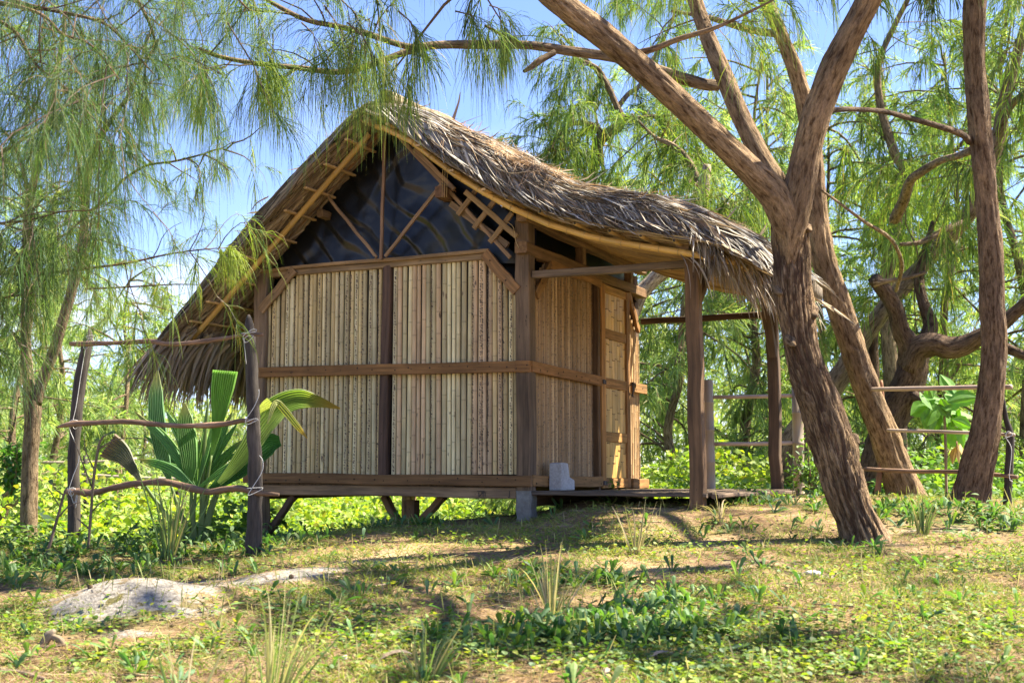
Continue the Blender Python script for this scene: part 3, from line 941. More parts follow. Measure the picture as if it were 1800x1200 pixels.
roof = MB()
ss = np.linspace(-1.74, 3.25, 120)
tt = np.linspace(-0.44, 2.40, 70)
SS, TT = np.meshgrid(ss, tt)
top = Hv(SS, TT, zroof(SS, TT) - 0.02).reshape(-1, 3)
bot = Hv(SS, TT, zbot(SS) + 0.045).reshape(-1, 3)
nx_, ny_ = len(ss), len(tt)
ids = np.arange(nx_ * ny_).reshape(ny_, nx_)
q = np.stack([ids[:-1, :-1], ids[:-1, 1:], ids[1:, 1:], ids[1:, :-1]], -1).reshape(-1, 4)
edge = np.concatenate([ids[0, :], ids[1:, -1], ids[-1, -2::-1], ids[-2:0:-1, 0]])
e2 = np.roll(edge, -1)
nn = nx_ * ny_
roof.add(np.vstack([top, bot]), np.vstack([q, q[:, ::-1] + nn, np.stack([edge, edge + nn, e2 + nn, e2], -1)]), None, (0.17, 0.135, 0.10))
roof_o = roof.build('thatch_roof', M_CORE, hut, True)

GREYT = [(0.32, 0.295, 0.255), (0.41, 0.375, 0.32), (0.21, 0.185, 0.155), (0.53, 0.48, 0.41), (0.26, 0.19, 0.125), (0.12, 0.10, 0.08)]
WT = (4, 3, 2.5, 1.2, 2, 2)

def strips(mb, s0, t0, ds, dt, off, lift, wd, cols, wts, K=5, zf=None, curl=0.0, fold=0.12):
    N = len(s0)
    u = np.linspace(0, 1, K)[None]
    s = s0[:, None] + ds[:, None] * u
    wob = rng.normal(0, 0.02, (N, 1)) * np.sin(u * 3.1)
    t = t0[:, None] + dt[:, None] * u + wob
    z = (zf or zroof)(s, np.maximum(t, -0.46)) + off[:, None] + lift[:, None] * u ** 1.5 - curl * u ** 2
    over = np.clip(-0.46 - t, 0, 1)                       # past the verge the leaf bends down
    z = np.maximum(z - over * 0.9, zbot(s) + 0.012 + 0.03 * rng.random((N, 1))) if zf is None else z
    P = Hv(s, np.maximum(t, -0.49 - 0.02 * rng.random((N, 1))), z)
    d = P[:, -1] - P[:, 0]
    side = unit(np.cross(d, UP + rng.normal(0, 0.35, (N, 3))))
    w = wd[:, None] * np.interp(np.linspace(0, 1, K), [0, .2, .7, 1], [0.8, 1, 0.9, 0.15])[None]
    c = mixcol(N, cols, wts, 0.12)
    ribbons(mb, P, w, side, c, fold=fold)

def R_(a, b, n):
    return rng.uniform(a, b, n)

lv = MB()
# right slope and ridge, left slope
n = 9000
s0 = R_(-1.56, 1.25, n); t0 = R_(-0.42, 2.2, n); t0 = np.where(rng.random(n) < 0.55, R_(-0.44, 0.5, n), t0)
strips(lv, s0, t0, -R_(0.22, 0.42, n), rng.normal(-0.02, 0.07, n), R_(0.0, 0.03, n), R_(-0.015, 0.018, n), R_(0.014, 0.032, n), GREYT, WT)
n = 4200
s0 = R_(1.15, 3.0, n); t0 = R_(-0.44, 2.2, n); t0 = np.where(rng.random(n) < 0.55, R_(-0.45, 0.2, n), t0)
strips(lv, s0, t0, R_(0.30, 0.55, n), rng.normal(-0.02, 0.08, n), R_(0.0, 0.03, n), R_(0.0, 0.045, n), R_(0.016, 0.034, n), GREYT, WT)
# verge roll: leaves folded over the edge, twisting down the slope
for lo, hi, sg, n in ((-1.75, 1.2, -1, 5200), (1.2, 3.1, 1, 2200)):
    s0 = R_(lo, hi, n)
    t0 = R_(-0.36, -0.05, n)
    strips(lv, s0, t0, sg * R_(0.14, 0.36, n), -R_(0.03, 0.20, n), R_(-0.01, 0.03, n), R_(-0.03, 0.02, n), R_(0.010, 0.022, n), GREYT, WT, K=6, curl=0.03)
# loose straw pile by the kink
n = 260
s0 = -0.10 + rng.normal(0, 0.14, n); t0 = -0.28 + rng.normal(0, 0.07, n)
strips(lv, s0, t0, rng.normal(-0.05, 0.14, n), rng.normal(0, 0.12, n), R_(0.02, 0.07, n), rng.normal(0.0, 0.04, n), R_(0.003, 0.006, n), [(0.50, 0.34, 0.19), (0.40, 0.26, 0.14)], (1, 1), fold=0)
n = 420
s0 = R_(-1.6, 0.6, n); t0 = R_(-0.4, 0.3, n)
strips(lv, s0, t0, rng.normal(-0.15, 0.12, n), rng.normal(0, 0.10, n), R_(0.02, 0.05, n), rng.normal(0.02, 0.03, n), R_(0.003, 0.006, n), [(0.50, 0.34, 0.19), (0.40, 0.26, 0.14)], (1, 1), fold=0)
for lo, hi, sg in ((-1.6, 1.1, -1), (1.25, 3.0, 1)):          # stray leaves lifting off the slope
    n = 90
    strips(lv, R_(lo, hi, n), R_(-0.42, 1.2, n), sg * R_(0.12, 0.32, n), rng.normal(0, 0.12, n), R_(0.0, 0.03, n), R_(0.05, 0.17, n), R_(0.012, 0.026, n), GREYT, WT)
lv.build('thatch_leaves', M_THATCH, roof_o)

# underside leaves
un = MB()
UND = [(0.36, 0.27, 0.16), (0.44, 0.34, 0.20), (0.28, 0.20, 0.115), (0.20, 0.14, 0.085)]
zu = lambda a, b: zbot(a)
n = 2600
s0 = R_(1.3, 2.95, n); t0 = R_(-0.44, 2.2, n); t0 = np.where(rng.random(n) < .6, R_(-0.45, 0.6, n), t0)
strips(un, s0, t0, R_(0.25, 0.5, n), rng.normal(0, 0.12, n), R_(0.02, 0.045, n), R_(-0.02, 0.01, n), R_(0.018, 0.036, n), UND, (3, 2, 3, 2), zf=zu)
n = 1500
s0 = R_(-1.7, 1.2, n); t0 = R_(-0.44, 2.2, n); t0 = np.where(rng.random(n) < .6, R_(-0.45, 0.2, n), t0)
strips(un, s0, t0, -R_(0.25, 0.5, n), rng.normal(0, 0.12, n), R_(0.03, 0.048, n), R_(-0.015, 0.005, n), R_(0.018, 0.036, n), UND, (3, 2, 3, 2), zf=zu)
un.build('thatch_underside', M_THATCH, roof_o)

# eave fringes
def fringe(name, s_at, out, z0, n, ln, t_lo, t_hi, cols, wts, wd, flat=0.0):
    mb = MB()
    t0 = R_(t_lo, t_hi, n)
    L_ = R_(*ln, n)
    K = 6
    u = np.linspace(0, 1, K)[None]
    a0 = R_(0.50, 0.95, n)[:, None] + flat
    ss_ = s_at + out * (rng.normal(0, 0.06, n)[:, None] + L_[:, None] * (a0 * u - 0.25 * u * u))
    zz = z0 + rng.normal(0, 0.04, n)[:, None] - out * 0 - L_[:, None] * (0.60 * u + 0.42 * u * u) * (1.35 - a0 * .5)
    tw = rng.normal(0, 0.10, n)[:, None] * u + np.where(t0 < t_lo + 0.35, -0.16, 0.0)[:, None] * u
    P = Hv(ss_, t0[:, None] + tw, zz)
    side = unit(HB + rng.normal(0, 0.35, (n, 3)))
    w = R_(*wd, n)[:, None] * np.interp(np.linspace(0, 1, K), [0, .25, .6, 1], [0.8, 1, 0.8, 0.06])[None]
    ribbons(mb, P, w, side, mixcol(n, cols, wts, 0.12), fold=0.15)
    return mb.build(name, M_THATCH, roof_o)
FR = [(0.34, 0.26, 0.165), (0.42, 0.335, 0.22), (0.25, 0.185, 0.12), (0.30, 0.26, 0.20)]
fringe('eave_fringe', 2.98, 1, 1.27, 1500, (0.38, 0.62), -0.45, 2.7, FR, (3, 2, 2, 2), (0.026, 0.045))
fringe('eave_fringe', -1.48, -1, 1.65, 700, (0.18, 0.34), -0.42, 2.45, FR + [(0.46, 0.42, 0.35)], (2, 2, 1, 3, 2), (0.018, 0.036), 0.05)
fringe('eave_fringe', -1.46, -1, 1.80, 650, (0.20, 0.36), -0.45, 2.45, GREYT, WT, (0.016, 0.030), 0.02)

# bamboo frame of the roof
YB = (0.50, 0.31, 0.09)
def cane(name, pts, r, col, parent=None, mat=None, nodes_=0.28):
    mb = MB()
    P = crom(np.array(pts), 0.30)
    seg = np.linalg.norm(np.diff(P, axis=0), axis=1)
    ln = np.concatenate([[0], np.cumsum(seg)])
    xs = [0.0]
    x = random.uniform(0.05, nodes_)
    rr = [1.0]
    while x < ln[-1] - 0.02:
        xs += [x - 0.008, x, x + 0.008]
        rr += [1.0, 1.12, 1.0]
        x += nodes_ * random.uniform(0.85, 1.15)
    xs.append(ln[-1]); rr.append(1.0)
    xs = np.array(xs)
    Q = np.stack([np.interp(xs, ln, P[:, i]) for i in range(3)], -1)
    c = A(*col) * random.uniform(0.85, 1.15)
    tube(mb, Q, r * np.array(rr), 9, c, seed=random.randint(0, 999), colvar=0.15)
    # dark disc painting the shaded hollow at the near end
    d = unit(Q[0] - Q[1])
    tube(mb, [Q[0] + d * 0.0015, Q[0] + d * 0.003], r * 0.62, 9, (0.03, 0.02, 0.015))
    return mb.build(name, mat or M_BAMBOO, parent or hut, True)

def prof(s_list, t_, dz):
    return [H(s_, t_, float(zbot(s_)) + dz) for s_ in s_list]
cane('bamboo_rafter', prof([1.16, 0.97, 0.44, -0.063, -0.473, -0.91, -1.329, -1.66], -0.30, -0.035), 0.024, YB)
for k, t_ in enumerate(np.arange(-0.12, 2.4, 0.165)):
    cane('bamboo_rafter', prof([-0.05, -0.473, -0.91, -1.329, -1.60 - random.random() * .06], t_, -0.022 + random.uniform(-.006, .006)), 0.021, A(0.42, 0.27, 0.10) * random.uniform(.8, 1.1))
cane('bamboo_rafter', prof([1.24, 2.0, 3.02], -0.27, -0.052), 0.024, YB)
for t_ in (0.30, 0.85, 1.4, 1.9, 2.35):
    cane('bamboo_rafter', prof([1.25, 2.0, 3.0], t_, -0.052), 0.022, YB)
for t_ in (0.30, 0.85, 1.4, 1.9, 2.35):
    cane('bamboo_rafter', prof([1.15, 0.5, -0.02], t_, -0.03), 0.022, YB)
for s_ in (-0.05, -0.32, -0.58, -0.84, -1.08, -1.32, -1.55):
    cane('purlin', [H(s_, -0.43 + random.uniform(-.02, .02), float(zbot(s_)) + 0.022), H(s_, 2.4, float(zbot(s_)) + 0.022)], 0.017, (0.46, 0.30, 0.11))
for s_ in (1.36, 1.55, 1.74, 1.93, 2.12, 2.31, 2.50, 2.69, 2.86, 3.0):
    hbeam('purlin', (s_, -0.42, float(zbot(s_)) - 0.012), (s_, 2.4, float(zbot(s_)) - 0.012), 0.036, 0.018, HA, (0.54, 0.36, 0.17), M_BAMBOO, wob=0.003)
for s_ in (0.15, 0.42, 0.72, 0.98):
    hbeam('purlin', (s_, -0.42, float(zbot(s_)) - 0.012), (s_, 2.4, float(zbot(s_)) - 0.012), 0.036, 0.018, HA, (0.54, 0.36, 0.17), M_BAMBOO, wob=0.003)
cane('ridge_pole', [H(1.2, -0.42, 2.86), H(1.2, 2.42, 2.86)], 0.032, (0.36, 0.24, 0.12))
# debris weighing down the ridge
def rough_log(name, p0, p1, r0, r1, col, mat=M_STICK, n=14, ro=0.18):
    mb = MB()
    P = crom(np.array([A(*p0), (A(*p0) + A(*p1)) / 2 + rng.normal(0, 0.012, 3), A(*p1)]), 0.03)
    tube(mb, P, np.linspace(r0, r1, len(P)), n, col, ro, (2, 8), True, random.randint(0, 99))
    return mb.build(name, mat, hut, True)
rough_log('ridge_log', W(676, 170, 9.55), W(772, 208, 10.25), 0.062, 0.04, (0.24, 0.19, 0.12))
rough_log('ridge_log', W(752, 203, 10.1), W(815, 232, 10.6), 0.058, 0.05, (0.32, 0.19, 0.11))
rough_log('ridge_log', W(618, 203, 9.6), W(668, 184, 9.6), 0.03, 0.05, (0.20, 0.16, 0.10))
mb = MB()
for pts, w0 in (([(790, 228), (798, 205), (806, 180), (809, 162)], 0.045), ([(800, 222), (825, 212), (852, 201)], 0.022), ([(815, 238), (835, 232), (860, 234)], 0.02), ([(925, 292), (932, 280), (928, 268)], 0.02), ([(868, 248), (876, 246), (895, 242)], 0.03), ([(635, 197), (618, 197), (600, 196)], 0.02), ([(556, 268), (546, 272), (540, 278)], 0.03), ([(470, 345), (452, 356), (440, 372)], 0.03)):
    Yd = 10.4 if pts[0][0] > 700 else 9.8
    P = crom(np.array([W(x, y, Yd) for x, y in pts]), 0.02)
    ribbons(mb, P[None], (w0 * 1.4 * np.linspace(1, 0.15, len(P)))[None], A(0.8, -0.5, 0.2)[None], np.array([(0.24, 0.17, 0.11)]), fold=0.3)
mb.build('dry_leaf_stalk', M_THATCH, hut)
# twine lashings on rafters
mb = MB()
for s_ in np.linspace(-1.6, 0.95, 19):
    c = H(s_, -0.30, float(zbot(s_)) - 0.035)
    d = unit(H(s_ + .05, -0.3, float(zbot(s_ + .05))) - H(s_ - .05, -0.3, float(zbot(s_ - .05))))
    a_ = HB; b_ = np.cross(d, a_)
    th = np.linspace(0, 2 * math.pi, 9)
    tube(mb, c + d * random.uniform(-.02, .02) + 0.0265 * (np.cos(th)[:, None] * a_ + np.sin(th)[:, None] * b_) + np.linspace(0, .008, 9)[:, None] * d, 0.0022, 4, cap=False)
for t_ in np.arange(-0.12, 2.0, 0.165):
    for s_ in (-0.32, -0.58, -0.84, -1.08, -1.32, -1.55):
        c = H(s_ + random.uniform(-.03, .03), t_, float(zbot(s_)) - 0.022)
        th = np.linspace(-0.3, math.pi * 2 - .3, 9)
        tube(mb, c + 0.0235 * (np.cos(th)[:, None] * HB + np.sin(th)[:, None] * UP), 0.002, 4, cap=False)
for s_ in np.linspace(1.4, 2.9, 14):
    c = H(s_, -0.27, float(zbot(s_)) - 0.03)
    d = unit(H(s_ + .05, 0, float(zbot(s_ + .05))) - H(s_ - .05, 0, float(zbot(s_ - .05))))
    b_ = np.cross(d, HB)
    th = np.linspace(0, 2 * math.pi, 9)
    tube(mb, c + 0.0265 * (np.cos(th)[:, None] * HB + np.sin(th)[:, None] * b_), 0.0022, 4, cap=False)
tube(mb, crom([H(0.10, -0.12, 2.0), H(0.04, -0.14, 1.95), H(0.015, -0.15, 1.84), H(-0.01, -0.15, 1.79)], .03), 0.003, 4)
for ds in (0.0, 0.02, 0.04):
    tube(mb, [H(0.56 - ds, -0.30, 2.44), H(0.62 - ds, -0.2, 2.22)], 0.002, 4)
mb.build('twine', M_TWINE, hut)
# pencilled carpenter's marks on the floor beam
mb = MB()
zc = -0.045
for p, q_ in (((0.335, zc + .012), (0.335, zc - .022)), ((0.335, zc + .012), (0.372, zc - .022)), ((0.372, zc - .022), (0.372, zc + .012)), ((0.385, zc + .020), (0.322, zc + .022)), ((0.352, zc + .01), (0.318, zc + .012)), ((0.318, zc + .012), (0.318, zc - .018)), ((0.405, zc - .005), (0.400, zc - .005)), ((0.115, zc + .022), (0.115, zc - .025)), ((0.115, zc - .025), (0.128, zc - .022))):
    beam(mb, H(p[0], -0.0495, p[1]), H(q_[0], -0.0495, q_[1]), 0.006, 0.002, UP if abs(p[1] - q_[1]) < .01 else HA, (0.03, 0.025, 0.02), ch=0.0004, wob=0, seg=1)
mb.build('pencil_mark', M_IRON, hut)

# stone on the deck
mb = MB()
sx = [(-0.10, 0.245), (0.10, 0.245)]
pts = []
for s_, sc_ in ((-0.085, 0.5), (-0.185, 0.46)):
    for (t_, z_) in ((0.33, -0.022), (0.33, 0.04), (0.345, 0.185), (0.44, 0.19), (0.62, 0.185), (0.69, 0.08), (0.90, 0.055), (0.905, -0.022)):
        pts.append(H(s_ + (0.03 if z_ > .1 and s_ < -.2 else 0), 0.36 + (t_ - 0.60) * sc_, z_))
nq = 8
stone = thing('concrete_block', H(-0.135, 0.36, -0.026), 'pale grey stepped lump of concrete on the deck against the door wall', 'block')
mb.add(pts, [(i, (i + 1) % nq, nq + (i + 1) % nq, nq + i) for i in range(nq)] + [(0, 1, 2, 3)[::-1], (0, 3, 4, 5)[::-1], (0, 5, 6, 7)[::-1], (8, 9, 10, 11), (8, 11, 12, 13), (8, 13, 14, 15)])
bo = mb.build('stone_body', M_STONE, stone)
bv = bo.modifiers.new('bevel', 'BEVEL')
bv.width = 0.008
bv.segments = 2

# ---------------------------------------------------------------- fences
CHAR = (0.062, 0.052, 0.045)
STK = (0.23, 0.145, 0.095)

def pxline(L_, Y0, Y1=None, step=0.06):
    """picture points (x, y, width) laid at depths running from Y0 to Y1 -> smooth 3D line with radii"""
    Y1 = Y0 if Y1 is None else Y1
    Y = np.linspace(Y0, Y1, len(L_))
    R = np.array([np.append(W(p[0], p[1], y), p[2] / 2 / F * y) for p, y in zip(L_, Y)])
    C_ = crom(R, step)
    return C_[:, :3], np.maximum(C_[:, 3], 0.001)

def stick(name, L_, Y0, Y1, col, mat, parent, n=9, ro=0.22, step=0.05, rs=(2, 9), smooth=True):
    P, r = pxline(L_, Y0, Y1, step)
    mb = MB()
    tube(mb, P, r, n, col, ro, rs, True, random.randint(0, 99), colvar=0.25)
    return mb.build(name, mat, parent, smooth)

def cords(name, lines, parent, r=0.0026):
    for pts, Y in lines:
        mb = MB()
        tube(mb, crom(np.array([W(x, y, Y) for x, y in pts]), 0.02), r, 5, (1, 1, 1))
        mb.build(name, M_CORD, parent, True)

g0 = Gz(445, 7.95)
fence = thing('stick_fence', g0, 'rustic fence of two charred pointed posts and three crooked sticks left of the hut', 'fence')
pl = Gz(131, 8.6)
stick('post', [(158, 578, 3), (156, 592, 14), (150, 620, 19), (138, 690, 21), (131, 780, 20), (130, 870, 21), (131, 965, 22)], 8.6, 8.6, CHAR, M_STICK, fence, 12, 0.25)
stick('post', [(437, 553, 4), (438, 570, 16), (440, 600, 20), (444, 680, 22), (447, 760, 24), (448, 860, 25), (445, 985, 27)], 7.95, 7.95, CHAR, M_STICK, fence, 12, 0.25)
stick('rail', [(124, 604, 8), (160, 604, 9), (200, 603, 8), (262, 600, 9), (300, 605, 8), (350, 601, 9), (400, 594, 8), (430, 588, 7), (462, 588, 5)], 8.5, 7.85, STK, M_STICK, fence, 8, 0.3)
stick('rail', [(103, 750, 5), (125, 745, 9), (165, 743, 9), (230, 741, 9), (290, 747, 9), (350, 748, 9), (400, 744, 10), (425, 739, 9), (446, 740, 6)], 8.5, 7.85, STK, M_STICK, fence, 8, 0.3)
stick('rail', [(116, 864, 10), (140, 864, 12), (165, 866, 11), (200, 857, 12), (240, 850, 12), (290, 847, 12), (335, 858, 13), (370, 864, 12), (395, 860, 12), (420, 858, 11), (455, 866, 10), (490, 869, 6)], 8.5, 7.85, (0.20, 0.125, 0.08), M_STICK, fence, 8, 0.3)
cords('cord', [([(158, 594), (147, 605), (150, 614), (165, 598), (150, 592), (166, 590), (152, 608), (142, 660), (134, 712), (126, 745), (122, 752)], 8.44),
               ([(124, 742), (132, 754), (141, 742), (126, 738), (122, 752), (139, 800), (128, 838), (120, 862)], 8.44),
               ([(118, 858), (132, 858), (126, 872), (120, 862), (134, 868), (130, 885), (124, 860), (136, 864), (133, 892)], 8.44),
               ([(424, 586), (450, 583), (446, 578), (428, 590), (432, 602), (446, 590), (430, 594), (431, 620), (433, 640)], 7.82),
               ([(431, 742), (446, 736), (454, 737), (434, 746), (432, 738), (446, 716), (455, 695), (455, 684)], 7.82),
               ([(434, 858), (462, 857), (448, 866), (436, 870), (440, 862), (460, 830), (462, 810), (456, 800)], 7.82)], fence, 0.0024)

gb = Gz(1250, 11.5)
bf = thing('bamboo_fence', gb, 'short fence of two thick grey bamboo posts with two thin canes between, behind the porch', 'fence')
GB = (0.36, 0.29, 0.21)
def px_cane(name, L_, Y, col, parent, nn=0.25):
    P = np.array([W(x, y, Y) for x, y, _ in L_])
    return cane(name, P, L_[0][2] / 2 / F * Y, col, parent, M_BAMBOO, nn)
px_cane('post', [(1243, 668, 20), (1246, 780, 20), (1249, 900, 20)], 11.5, GB, bf, 0.26)
px_cane('post', [(1401, 676, 20), (1403, 780, 20), (1405, 900, 20)], 11.5, GB, bf, 0.26)
px_cane('rail', [(1253, 698, 7), (1320, 697, 7), (1394, 695, 7)], 11.5, (0.42, 0.31, 0.23), bf)
px_cane('rail', [(1254, 780, 7), (1320, 780, 7), (1395, 778, 7)], 11.5, (0.42, 0.31, 0.23), bf)

gr_ = Gz(1770, 10.4)
rf = thing('pole_fence', gr_, 'low fence of thin poles on dark sticks behind the big trunks at the right', 'fence')
stick('post', [(1762, 690, 5), (1768, 735, 9), (1776, 762, 13), (1775, 800, 14), (1772, 850, 14), (1770, 910, 15)], 10.4, 10.4, CHAR, M_STICK, rf, 9)
stick('post', [(1549, 668, 5), (1551, 700, 8), (1553, 740, 8), (1550, 800, 9), (1542, 870, 11)], 11.9, 11.9, (0.27, 0.14, 0.08), M_STICK, rf, 8)
stick('rail', [(1530, 684, 7), (1600, 683, 8), (1700, 681, 8), (1778, 680, 9)], 11.7, 10.5, (0.38, 0.29, 0.22), M_BAMBOO, rf, 8, 0.08)
stick('rail', [(1560, 756, 6), (1640, 758, 6), (1720, 761, 6), (1783, 764, 6)], 11.7, 10.3, (0.42, 0.33, 0.26), M_BAMBOO, rf, 8, 0.1)
stick('rail', [(1520, 824, 7), (1600, 828, 7), (1690, 829, 8), (1788, 838, 7)], 11.7, 10.3, STK, M_STICK, rf, 8)
cords('cord', [([(1766, 770), (1780, 764), (1772, 758), (1768, 768), (1778, 790), (1774, 838), (1780, 846)], 10.25)], rf, 0.003)
gf = Gz(120, 17)
df = thing('rail_fence', W(220, 880, 16.5), 'pale far rail fence half sunk in the lime undergrowth beyond the left stick fence', 'fence')
stick('rail', [(60, 812, 5), (150, 812, 5), (240, 806, 5)], 16.5, 16.5, (0.40, 0.33, 0.25), M_BAMBOO, df, 6, 0.1, 0.2)
stick('rail', [(140, 833, 6), (220, 838, 6), (310, 841, 6), (430, 840, 6)], 16.0, 16.0, (0.40, 0.33, 0.25), M_BAMBOO, df, 6, 0.1, 0.2)
stick('post', [(150, 800, 7), (151, 900, 8)], 16.2, 16.2, CHAR, M_STICK, df, 6, 0.1, 0.2)
stick('post', [(312, 810, 7), (312, 910, 8)], 16.2, 16.2, CHAR, M_STICK, df, 6, 0.1, 0.2)

# ---------------------------------------------------------------- trees
BARK = (0.32, 0.24, 0.155)
BARKG = (0.27, 0.215, 0.15)
BARKD = (0.13, 0.095, 0.07)
BARKW = (0.42, 0.36, 0.30)

def limb_mesh(mb, L_, Y0, Y1, col, n=20, ro=0.10, step=0.05, rs=(5, 4), colvar=0.25, flare=0.0):
    P, r = pxline(L_, Y0, Y1, step)
    if flare:
        d = np.linalg.norm(P - P[0], axis=1)
        r = r * (1 + flare * np.exp(-d / 0.12))
    tube(mb, P, r, n, col, ro, rs, True, random.randint(0, 99), colvar)
    return P

def tree3(name, base, label, cat='tree', group=None):
    return thing(name, base, label, cat, group)

# front forked tree
T1 = tree3('casuarina_tree', G(1515, 938), 'nearest leaning trunk, forking into three limbs in front of the porch eave')
mb = MB()
tr1 = [(1523, 972, 76), (1518, 945, 68), (1503, 905, 62), (1487, 862, 68), (1470, 800, 72), (1452, 740, 70), (1430, 680, 66), (1410, 615, 56), (1400, 560, 60), (1393, 510, 64), (1391, 450, 60), (1388, 395, 64), (1387, 360, 58), (1387, 335, 40), (1387, 318, 16)]
limb_mesh(mb, tr1, 8.05, 7.95, BARK, 80, 0.24, 0.016, (9, 6), 0.4, 0.35)
l1 = limb_mesh(mb, [(1391, 480, 16), (1386, 410, 46), (1362, 345, 55), (1320, 300, 48), (1260, 243, 44), (1190, 176, 43), (1120, 112, 44), (1050, 55, 46), (985, 5, 44), (900, -70, 38), (780, -190, 30), (640, -330, 20), (540, -430, 8)], 7.95, 7.2, BARK, 44, 0.16, 0.025, (6, 5))
l2 = limb_mesh(mb, [(1390, 470, 14), (1384, 395, 38), (1366, 325, 38), (1330, 262, 36), (1296, 190, 34), (1266, 118, 32), (1240, 55, 28), (1215, -20, 26), (1180, -150, 22), (1120, -330, 16), (1080, -480, 6)], 8.0, 8.9, BARK, 24, 0.12, 0.03, (4, 5))
l3 = limb_mesh(mb, [(1391, 480, 16), (1391, 410, 46), (1404, 340, 52), (1418, 270, 50), (1436, 200, 50), (1462, 130, 50), (1494, 65, 46), (1524, 5, 44), (1560, -80, 40), (1590, -200, 32), (1640, -380, 20), (1660, -500, 8)], 7.92, 7.5, BARK, 44, 0.16, 0.025, (6, 5))
l4 = limb_mesh(mb, [(1262, 150, 20), (1235, 148, 22), (1180, 132, 22), (1110, 108, 20), (1060, 98, 19), (1000, 90, 18), (930, 80, 16), (850, 79, 16), (780, 79, 15), (738, 84, 15), (690, 100, 12), (640, 118, 12), (590, 127, 11), (530, 120, 10), (450, 112, 9), (380, 98, 8), (350, 85, 5)], 8.6, 7.6, BARKG, 14, 0.12, 0.03, (3, 6))
l5 = limb_mesh(mb, [(735, 85, 12), (700, 78, 11), (640, 58, 11), (590, 46, 10), (540, 36, 9), (490, 12, 8), (450, -10, 7), (380, -40, 4)], 7.75, 7.5, BARKG, 12, 0.12, 0.03, (3, 6))
l6 = limb_mesh(mb, [(918, 78, 9), (890, 66, 8), (872, 56, 6), (852, 45, 5)], 7.9, 7.9, BARKG, 8, 0.2, 0.03)
limb_mesh(mb, [(975, 92, 12), (950, 106, 13), (934, 118, 11), (921, 126, 6)], 7.95, 7.85, BARKG, 9, 0.2, 0.03)
l7 = limb_mesh(mb, [(1112, 96, 14), (1150, 86, 11), (1190, 70, 10), (1230, 58, 9), (1268, 45, 7), (1320, 20, 5), (1380, -10, 3)], 7.6, 7.4, BARK, 10, 0.15, 0.03)
l8 = limb_mesh(mb, [(1458, 194, 12), (1500, 192, 9), (1552, 196, 9), (1600, 208, 10), (1650, 222, 11), (1690, 236, 12), (1705, 250, 12)], 8.0, 10.3, BARKD, 10, 0.15, 0.04)
l9 = limb_mesh(mb, [(1445, 335, 4), (1480, 360, 5), (1520, 390, 6), (1560, 415, 7), (1578, 440, 7), (1585, 470, 8), (1575, 510, 8)], 8.2, 12.8, BARKG, 8, 0.15, 0.05)
hi = []  # unseen extra limbs, added overhead to dapple the foreground with shade
for q in ([l3[-1], A(3.4, 6.9, 6.2), A(4.2, 6.1, 6.4), A(4.9, 5.3, 6.1)], [l3[-12], A(3.4, 7.2, 5.6), A(4.3, 7.3, 5.9), A(5.2, 7.0, 5.8)], [l3[-25], A(2.9, 6.6, 5.2), A(3.2, 5.6, 5.5), A(3.7, 4.6, 5.3)], [l2[-1], A(2.0, 8.0, 6.4), A(2.8, 7.2, 6.6), A(3.2, 6.4, 6.4)]):
    q = crom(np.array(q), 0.1)
    tube(mb, q, np.linspace(0.05, 0.015, len(q)), 8, BARK, 0.1)
    hi.append(q)
# knots and torn bark on the trunk
for (x, y, w_, yy) in ((1372, 515, 20, 7.88), (1432, 555, 26, 7.92), (1418, 372, 26, 7.86), (1424, 405, 18, 7.86), (1508, 778, 16, 8.02), (1395, 605, 22, 7.86)):
    c0 = W(x, y, yy)
    P = np.array([c0 + A(0, 0.10, 0.04), c0 + A(0.0, 0.03, 0.01), c0 + A(0, -0.03, -0.01)])
    Q = crom(P, 0.02)
    tube(mb, Q, np.linspace(1.1, 0.2, len(Q)) * w_ / 2 / F * 8, 12, A(*BARK) * .8, 0.35, (2, 12), True, int(x) % 90, 0.4)
# shreds of bark standing off the surface
Pm, rm = pxline(tr1, 8.05, 7.95, 0.03)
n = 2600
k = rng.integers(2, len(Pm) - 2, n)
th = rng.uniform(-0.25 * math.pi, 1.25 * math.pi, n)
nrm = np.stack([np.cos(th), -np.sin(th), 0 * th], -1)
p0 = Pm[k] + nrm * (rm[k] * 1.0)[:, None]
tg = unit(Pm[k + 1] - Pm[k - 1])
ln = rng.uniform(0.04, 0.13, n)
P = np.stack([p0, p0 + tg * (ln * .5)[:, None] + nrm * 0.004, p0 + tg * ln[:, None] + nrm * rng.uniform(0.004, 0.022, n)[:, None]], 1)
ribbons(mb, P, np.array([[1, .8, .2]]) * rng.uniform(.004, .012, n)[:, None], unit(np.cross(nrm, tg)), mixcol(n, [(0.30, .20, .14), (0.22, .15, .11)], (1, 1)))
mb.build('trunk', M_BARK, T1, True)

def subs(main, n, ln, up=0.25, start=0.2, taper=True, seedv=None, step=5):
    """side branches off a limb line: returns polylines"""
    out = []
    M_ = len(main)
    for i in range(n):
        k = int(M_ * (start + (1 - start) * (i + random.random()) / n))
        k = min(max(k, 1), M_ - 2)
        tg = unit(main[k + 1] - main[k - 1])
        d = unit(tg * 0.5 + rng.normal(0, 0.7, 3) + A(0, 0, up))
        l_ = random.uniform(*ln)
        q = [main[k]]
        for j in range(step):
            d = unit(d + rng.normal(0, 0.16, 3) + A(0, 0, -0.10))
            q.append(q[-1] + d * l_ / step)
        out.append(np.array(q))
    return out

def twig_mesh(mb, lines, r0, col=TWIG, n=5):
    for q in lines:
        tube(mb, q, np.linspace(r0, r0 * 0.3, len(q)), n, A(*col) * random.uniform(.8, 1.2), cap=False)

